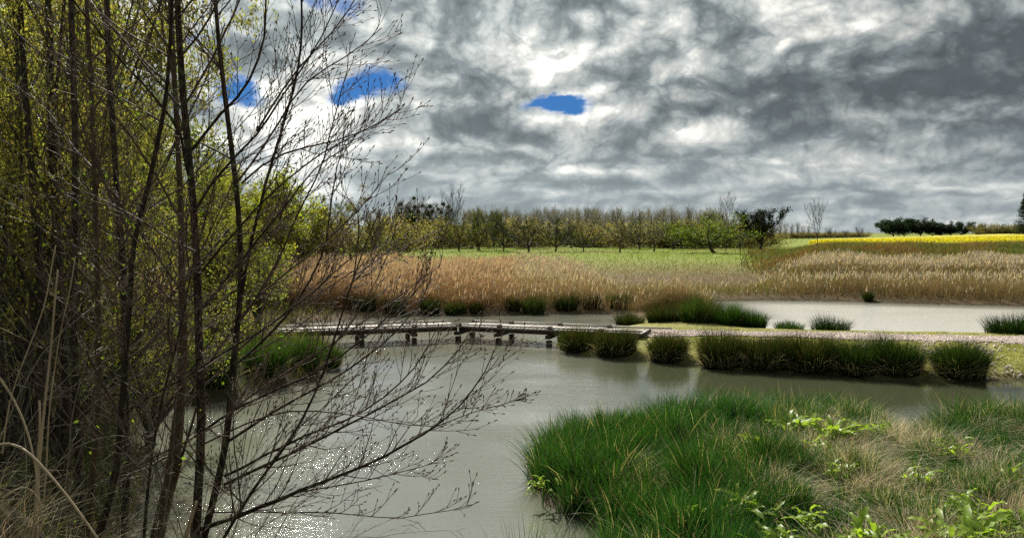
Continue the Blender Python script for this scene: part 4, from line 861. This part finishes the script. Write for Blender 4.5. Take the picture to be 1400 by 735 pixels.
alder('thickest near-black alder trunk, straight, with limbs on both sides, left of the curved reddish stem', 6.0,
      [(266, 745), (270, 690), (274, 620), (276, 560), (273, 500), (271, 440), (270, 380), (266, 300), (262, 250), (256, 190), (250, 130), (246, 70), (243, 20), (241, -60), (240, -170)], [18, 15, 14, 13, 12, 12, 11, 10, 8],
      [([(268, 285), (286, 250), (320, 218), (354, 184), (385, 140), (408, 100), (432, 66), (455, 30), (470, -10)], 5, 1.6, 5.6, .55, G), ([(262, 205), (286, 172), (313, 146), (336, 120), (354, 92), (366, 50), (368, 20), (366, -40)], 5.5, 2.5, 5.7, .5, G),
       ([(255, 140), (275, 100), (296, 68), (314, 30), (330, 0), (345, -50)], 4.5, 2.5, 6.2, .5, G), ([(247, 75), (270, 45), (286, 27), (300, -5), (318, -60)], 4, 2.5, 5.8, .45, .16),
       ([(260, 250), (242, 170), (218, 140), (194, 116), (170, 90), (150, 65), (128, 40), (105, 10), (85, -30)], 5, 2.2, 5.4, .5, G), ([(250, 150), (232, 130), (194, 80), (170, 56), (150, 34), (120, -10)], 4.2, 2.2, 6.3, .45, G),
       ([(246, 85), (233, 66), (212, 40), (194, 18), (178, -30)], 3.6, 2, 5.9, .4, G), ([(272, 430), (300, 395), (330, 360), (352, 330), (385, 290), (420, 240), (450, 215), (480, 205)], 5, 1.6, 5.5, .5, G),
       ([(275, 590), (316, 560), (361, 540), (410, 520), (455, 500), (496, 470), (533, 440), (561, 415), (590, 385)], 5, 1.6, 5.4, .5, G), ([(275, 610), (320, 592), (341, 575), (402, 560), (443, 564), (496, 576), (545, 584), (592, 588)], 3.6, 1.4, 5.6, .4, .15),
       ([(272, 725), (330, 705), (398, 674), (443, 657), (484, 641), (529, 617), (569, 596), (600, 576), (636, 543), (655, 508), (671, 473)], 8, 1.6, 5.2, .55, .11), ([(270, 380), (300, 340), (330, 300), (373, 262), (400, 235), (454, 197), (488, 184), (522, 167), (546, 146)], 4.6, 1.4, 5.5, .5, .12)], auto=10)
alder('curved reddish-black alder stem immediately right of the thickest trunk', 6.15,
      [(276, 745), (290, 690), (303, 640), (312, 590), (316, 530), (322, 470), (328, 420), (330, 370), (329, 330), (325, 270), (318, 215), (311, 160), (305, 110), (299, 60), (294, 0), (288, -90)], [13, 12, 11, 10, 9, 9, 8, 7, 6],
      [([(330, 400), (338, 355), (353, 285), (373, 232), (386, 187), (400, 138), (407, 95), (412, 60), (408, 0), (404, -60)], 6, 3, 5.7, .55, .11), ([(330, 250), (356, 220), (382, 202), (410, 200), (443, 199), (475, 190), (504, 175), (528, 165), (545, 148)], 4, 1.4, 5.6, .45, .12),
       ([(324, 250), (340, 232), (368, 197), (400, 136), (410, 112), (440, 99), (468, 92), (505, 68), (525, 43)], 4.2, 1.4, 5.6, .5, .12), ([(345, 325), (330, 215), (350, 180), (362, 163), (403, 99), (430, 74), (454, 54), (488, 17), (500, -10)][2:], 4, 1.6, 5.8, .5, .12),
       ([(328, 440), (345, 415), (361, 395), (380, 350), (398, 326), (406, 285), (435, 240), (447, 191), (463, 130), (472, 90)], 4.5, 1.5, 5.6, .5, .12), ([(322, 500), (350, 475), (375, 450), (402, 420), (420, 395), (435, 371), (449, 314), (453, 273), (457, 232), (470, 200)], 5, 1.5, 5.7, .5, .12),
       ([(308, 660), (340, 640), (369, 629), (422, 604), (471, 580), (529, 551), (578, 523), (600, 507), (625, 480), (640, 450)], 6, 1.5, 5.4, .5, .11), ([(306, 650), (340, 628), (373, 617), (435, 588), (484, 572), (529, 543), (561, 519), (586, 482), (600, 452)], 5.5, 1.5, 5.7, .5, .12),
       ([(313, 600), (340, 578), (361, 564), (410, 543), (455, 519), (496, 486), (533, 466), (561, 433), (592, 398)], 5.5, 1.5, 5.6, .5, .12), ([(318, 560), (350, 535), (382, 515), (422, 494), (475, 458), (520, 425), (561, 392), (605, 360)], 4.5, 1.4, 5.8, .45, .12),
       ([(290, 700), (340, 700), (400, 702), (470, 697), (540, 712), (600, 708), (642, 694)], 3, 1.2, 5.4, .35, .14), ([(400, 674), (450, 667), (497, 660), (550, 642), (600, 632), (650, 640), (690, 650)][0:5], 3, 1.2, 5.3, .35, .13),
       ([(560, 600), (600, 578), (640, 566), (680, 552), (716, 541)], 2.4, 1.0, 5.1, .22, .12), ([(324, 480), (345, 455), (380, 430), (430, 405), (470, 375), (510, 345), (545, 330)], 4, 1.3, 5.8, .45, .12),
       ([(326, 440), (352, 400), (400, 372), (440, 340), (480, 300), (515, 270), (535, 240)], 4, 1.2, 5.6, .45, .12)], auto=8)
alder('grey-brown alder trunk with a thick leaning base, just left of the thickest trunk', 6.6,
      [(212, 745), (222, 700), (236, 650), (240, 610), (246, 560), (250, 500), (251, 440), (248, 380), (248, 300), (245, 240), (242, 170), (238, 100), (234, 30), (228, -90)], [26, 22, 19, 16, 12, 10, 9, 9, 8, 8],
      [([(236, 670), (250, 625), (262, 595), (270, 560)], 7, 4, 6.5, .3, .3), ([(247, 560), (280, 520), (320, 495), (370, 470), (420, 440), (470, 400), (500, 370)], 4, 1.4, 6.2, .5, .13),
       ([(247, 300), (225, 260), (200, 220), (175, 185), (150, 150), (120, 120), (90, 90)], 4, 1.8, 6, .5, .13), ([(250, 400), (215, 350), (180, 300), (150, 250), (110, 215), (70, 190)], 4, 1.6, 5.8, .5, .13), ([(240, 620), (205, 640), (170, 660), (130, 665)], 4, 2, 6.0, .4, .14)], auto=12, mat_='bark_brown')
alder('slim alder stem with an S-bend at mid-height, left of the thickest trunk', 5.8,
      [(128, 745), (148, 700), (160, 640), (167, 560), (172, 480), (178, 420), (180, 340), (186, 310), (196, 285), (204, 250), (213, 205), (224, 160), (230, 110), (233, 50), (238, -60)], [15, 12, 11, 10, 9, 8, 7, 6, 5],
      [([(180, 325), (165, 295), (152, 273), (138, 245), (125, 216), (112, 180), (103, 150), (96, 110), (84, 60)], 4.5, 2, 5.6, .5, .13), ([(166, 572), (190, 552), (213, 539), (266, 507), (315, 478), (370, 448), (420, 408), (470, 360), (510, 330)], 5, 1.5, 5.3, .5, .12),
       ([(174, 490), (205, 470), (233, 449), (274, 417), (315, 380), (350, 330), (395, 270)], 4, 1.5, 5.5, .5, .13), ([(158, 650), (210, 625), (260, 600), (320, 570), (360, 540)], 4, 1.5, 5.4, .45, .13),
       ([(157, 550), (130, 520), (118, 470), (100, 430), (85, 395)], 4, 1.5, 5.4, .4, .14)], auto=16, leafn=170, auto_bias=(-.1, 0, 0))
alder('straight slim brown alder stem between the S-bend stem and the tall dead stalks', 6.2,
      [(118, 745), (122, 690), (130, 620), (135, 540), (135, 450), (133, 380), (131, 300), (128, 220), (126, 130), (120, 50), (116, -70)], [13, 11, 10, 9, 8, 8, 7],
      [([(133, 400), (110, 370), (85, 345), (60, 300), (40, 270)], 3.6, 1.6, 5.6, .45, .13), ([(132, 350), (160, 320), (190, 270), (215, 235)], 3.4, 1.5, 5.8, .45, .13), ([(134, 480), (170, 440), (215, 400), (250, 370)], 3.4, 1.5, 5.8, .45, .13)], auto=16, mat_='bark_brown', leafn=110)
alder('leftmost dark alder trunk, upright, crossed by drooping willow twigs', 8.0, [(112, 745), (106, 600), (101, 450), (103, 300), (103, 180), (100, 90), (97, 0), (94, -80)], [15, 13, 12, 11, 10, 9],
      [([(103, 330), (75, 290), (45, 240), (15, 170), (-10, 130)], 5, 2, 7.6, .6, .15), ([(100, 200), (130, 150), (165, 95), (190, 30)], 4, 2, 7.8, .6, .15)], auto=9, autoL=1.5)
alder('dark alder stem behind the S-bend stem, thinning towards the top', 8.4, [(166, 745), (176, 650), (172, 560), (170, 465), (170, 365), (162, 300), (158, 230), (153, 150), (148, 80), (146, 0), (143, -80)], [13, 12, 11, 10, 9],
      [([(165, 330), (190, 280), (225, 225), (260, 150)], 4, 2, 8, .6, .15)], auto=9, autoL=1.5)
alder('heavy shaded alder trunk low at the far left, behind the dead stalks', 8.8, [(40, 745), (48, 640), (55, 540), (58, 440), (52, 330), (40, 200), (30, 60), (25, -60)], [20, 17, 15, 13, 10, 8], [([(54, 420), (20, 340), (-20, 280)], 6, 3, 8.5, .6, .2)], auto=7, autoL=1.6)
alder('shaded alder trunk leaning right, between the heavy trunk and the straight slim stem', 9.2, [(60, 745), (88, 640), (92, 560), (84, 440), (78, 330), (70, 150), (64, -60)], [20, 17, 15, 12, 9], [], auto=7, autoL=1.6)
alder('thin twiggy alder sapling crossing in front of the S-bend stem', 5.2, [(196, 745), (204, 640), (222, 540), (250, 440), (262, 360), (282, 300), (300, 220)], [6, 5, 4, 3, 2], [], auto=14, autoL=.8)
alder('thin arching alder sapling at the right foot of the trunks, reaching over the water', 5.4, [(300, 745), (350, 660), (400, 600), (440, 520), (470, 420), (500, 330), (520, 285)], [6, 5, 4, 3, 1.6], [], auto=12, autoL=.8, auto_bias=(.4, 0, 0))

# dead canes, stalks and the grassy lip of the bank in the lower left corner
def cane(px_pts, w0, w1, D0, D1, label, name='dead_stalk', cat='stalk', m_='cane'):
    p_ = path(px_pts, D0, D1, 14); T = Tubes(); T.add(p_ - p_[0], np.linspace(px_r(w0, D0), px_r(w1, D1), len(p_)), 6); o_ = T.build(name, M[m_]); o_.location = p_[0]
    return tag(o_, label, cat, 'tall dead stalks and canes on the near bank')
cane([(50, 740), (49, 690), (54, 630), (60, 560), (72, 460), (74, 410), (79, 369)], 5.5, 2.5, 4.4, 4.4, 'thickest pale upright dead stalk at the lower left')
cane([(57, 715), (64, 640), (66, 560), (76, 500), (81, 450), (98, 395), (103, 350)], 3, 1.5, 4.6, 4.7, 'slim dead stalk leaning right beside the thickest pale one')
cane([(44, 735), (49, 690), (50, 640), (55, 590), (54, 547)], 4.5, 3.5, 4.2, 4.2, 'broken-off short stalk just left of the thickest pale one')
cane([(3, 620), (13, 540), (30, 500), (45, 460), (64, 415), (69, 370), (76, 335)], 2.6, 1.8, 4.4, 4.5, 'slim dead stalk slanting right from the left edge')
cane([(-10, 505), (8, 525), (30, 567), (44, 610), (50, 646), (58, 720)], 4, 2.5, 4.2, 4.0, 'arched tan cane falling from the left edge to the bank', 'arching_cane')
cane([(-20, 612), (0, 603), (22, 602), (42, 620), (66, 646), (100, 688), (140, 745)], 5, 4, 3.8, 3.6, 'long tan cane bending over and crossing the corner to the bottom edge', 'arching_cane')
cane([(251, 750), (258, 718), (269, 685)], 9, 6, 5.2, 5.2, 'short orange-tan broken stake between the trunks at the bottom edge', 'broken_stake', 'stake')
cane([(30, 745), (60, 690), (36, 660), (4, 680)][::-1], 3, 2, 4.0, 4.0, 'bent pale stem lying on the bank lip at the left edge', 'arching_cane')
# arching bramble and willow rods: pale, catching the light
BR = np.random.default_rng(77); T = Tubes(); T2 = Tubes()
for i in range(120):
    x0 = BR.uniform(-60, 330); y0 = BR.uniform(560, 760); D = BR.uniform(5.0, 9.5) if x0 > 120 else BR.uniform(4.6, 8.5); p0 = Q(x0, y0, D); g_ = gz(p0[0], p0[1]); p0[2] = g_
    d = unit(np.array([BR.normal(.1, .5), BR.normal(0, .3), 1.0])); L = BR.uniform(.9, 2.4); p_, r_ = spray(p0, d, L, BR.uniform(.004, .007), 12, .5, -.75, BR); T.add(p_, r_, 5)
    for q, rq in shoots(p_, r_, 7, .5, .7, BR, .05, .25, .4, .6, 6): T.add(q, rq, 4); [T2.add(q3, np.linspace(.002, .0012, len(q3)), 3) for q3, _ in shoots(q, rq, 3, .22, .6, BR, 0, .3, .3, .6, 4)]
tag(T.build('undergrowth_rods', M['twig_grey']), 'tangle of pale arching rods and brambles under the alder trunks', 'undergrowth', kind='stuff')
tag(T2.build('undergrowth_twigs', M['twig_grey']), 'fine pale twigs of the tangle under the alder trunks', 'undergrowth', kind='stuff')
# pale twigs hanging in the thicket higher up
T = Tubes()
for i in range(70):
    x0 = BR.uniform(-40, 300); y0 = BR.uniform(120, 560); D = BR.uniform(6.5, 11); p0 = Q(x0, y0, D); d = unit(np.array([BR.choice([-1, 1]) * BR.uniform(.3, 1), BR.normal(0, .4), BR.uniform(.2, 1.1)])); p_, r_ = spray(p0, d, BR.uniform(.7, 1.8), .0055, 8, .5, .1, BR); T.add(p_, r_, 4)
    for q, rq in shoots(p_, r_, 6, .5, .6, BR, .1, .15, .4, .6, 5): T.add(q, np.maximum(rq, .0018), 3)
tag(T.build('thicket_twigs', M['twig_grey']), 'pale criss-crossing twigs between the alder stems and the willows', 'twigs', kind='stuff')
# dry grass on the bank lip
n = 9000; R = np.random.default_rng(88); bx = R.uniform(-5.6, -1.9, n); by = R.uniform(3.2, 8.4, n); b2 = np.column_stack([bx, by]); ok = sdf(b2) > .1; b2 = b2[ok]; n = len(b2)
wst = ss(-2.4, -3.0, b2[:, 0]); c0, c1 = vary(TAN, n, .3, R), vary(STRAW, n, .25, R); g = R.uniform(size=n) < .35; c0[g] = vary((.08, .11, .02), g.sum(), .3, R); c1[g] = vary((.20, .26, .05), g.sum(), .3, R)
V, Fl, Cc = blades(np.column_stack([b2, ground(b2) - .02]), R.uniform(.08, .34, n), R.normal(0, .22, (n, 2)) + np.array([.1, 0]), .006, c0, c1, 4, 1.3, R)
tag(mesh_np('bank_grass', V, Fl, M['straw'], col=Cc), 'tangled straw and green grass on the near bank in the lower left corner', 'grass', kind='stuff')
# leaf litter, sedge and ivy under the left trees
n = 60000; by = 7 + 63 * R.uniform(0, 1, n) ** 1.6; bx = np.where(by < 24, R.uniform(-14, -2.4, n), -by * R.uniform(.22, .66, n)); b2 = np.column_stack([bx, by]); sd_ = sdf(b2); ok = (sd_ > .05) & (b2[:, 0] < -1.5); b2 = b2[ok]; n = len(b2)
c0, c1 = vary((.05, .07, .018), n, .3, R), vary((.13, .17, .035), n, .35, R); g = R.uniform(size=n) < .3; c0[g] = vary((.12, .08, .04), g.sum(), .3, R); c1[g] = vary((.28, .21, .11), g.sum(), .3, R)
V, Fl, Cc = blades(np.column_stack([b2, ground(b2) - .02]), R.uniform(.15, .6, n), R.normal(0, .2, (n, 2)), .014 * np.maximum(by[ok] / 18, 1), c0, c1, 3, 1.5, R)
tag(mesh_np('bank_undergrowth', V, Fl, M['rush'], col=Cc), 'green and brown undergrowth on the shaded left bank below the willows', 'undergrowth', kind='stuff')
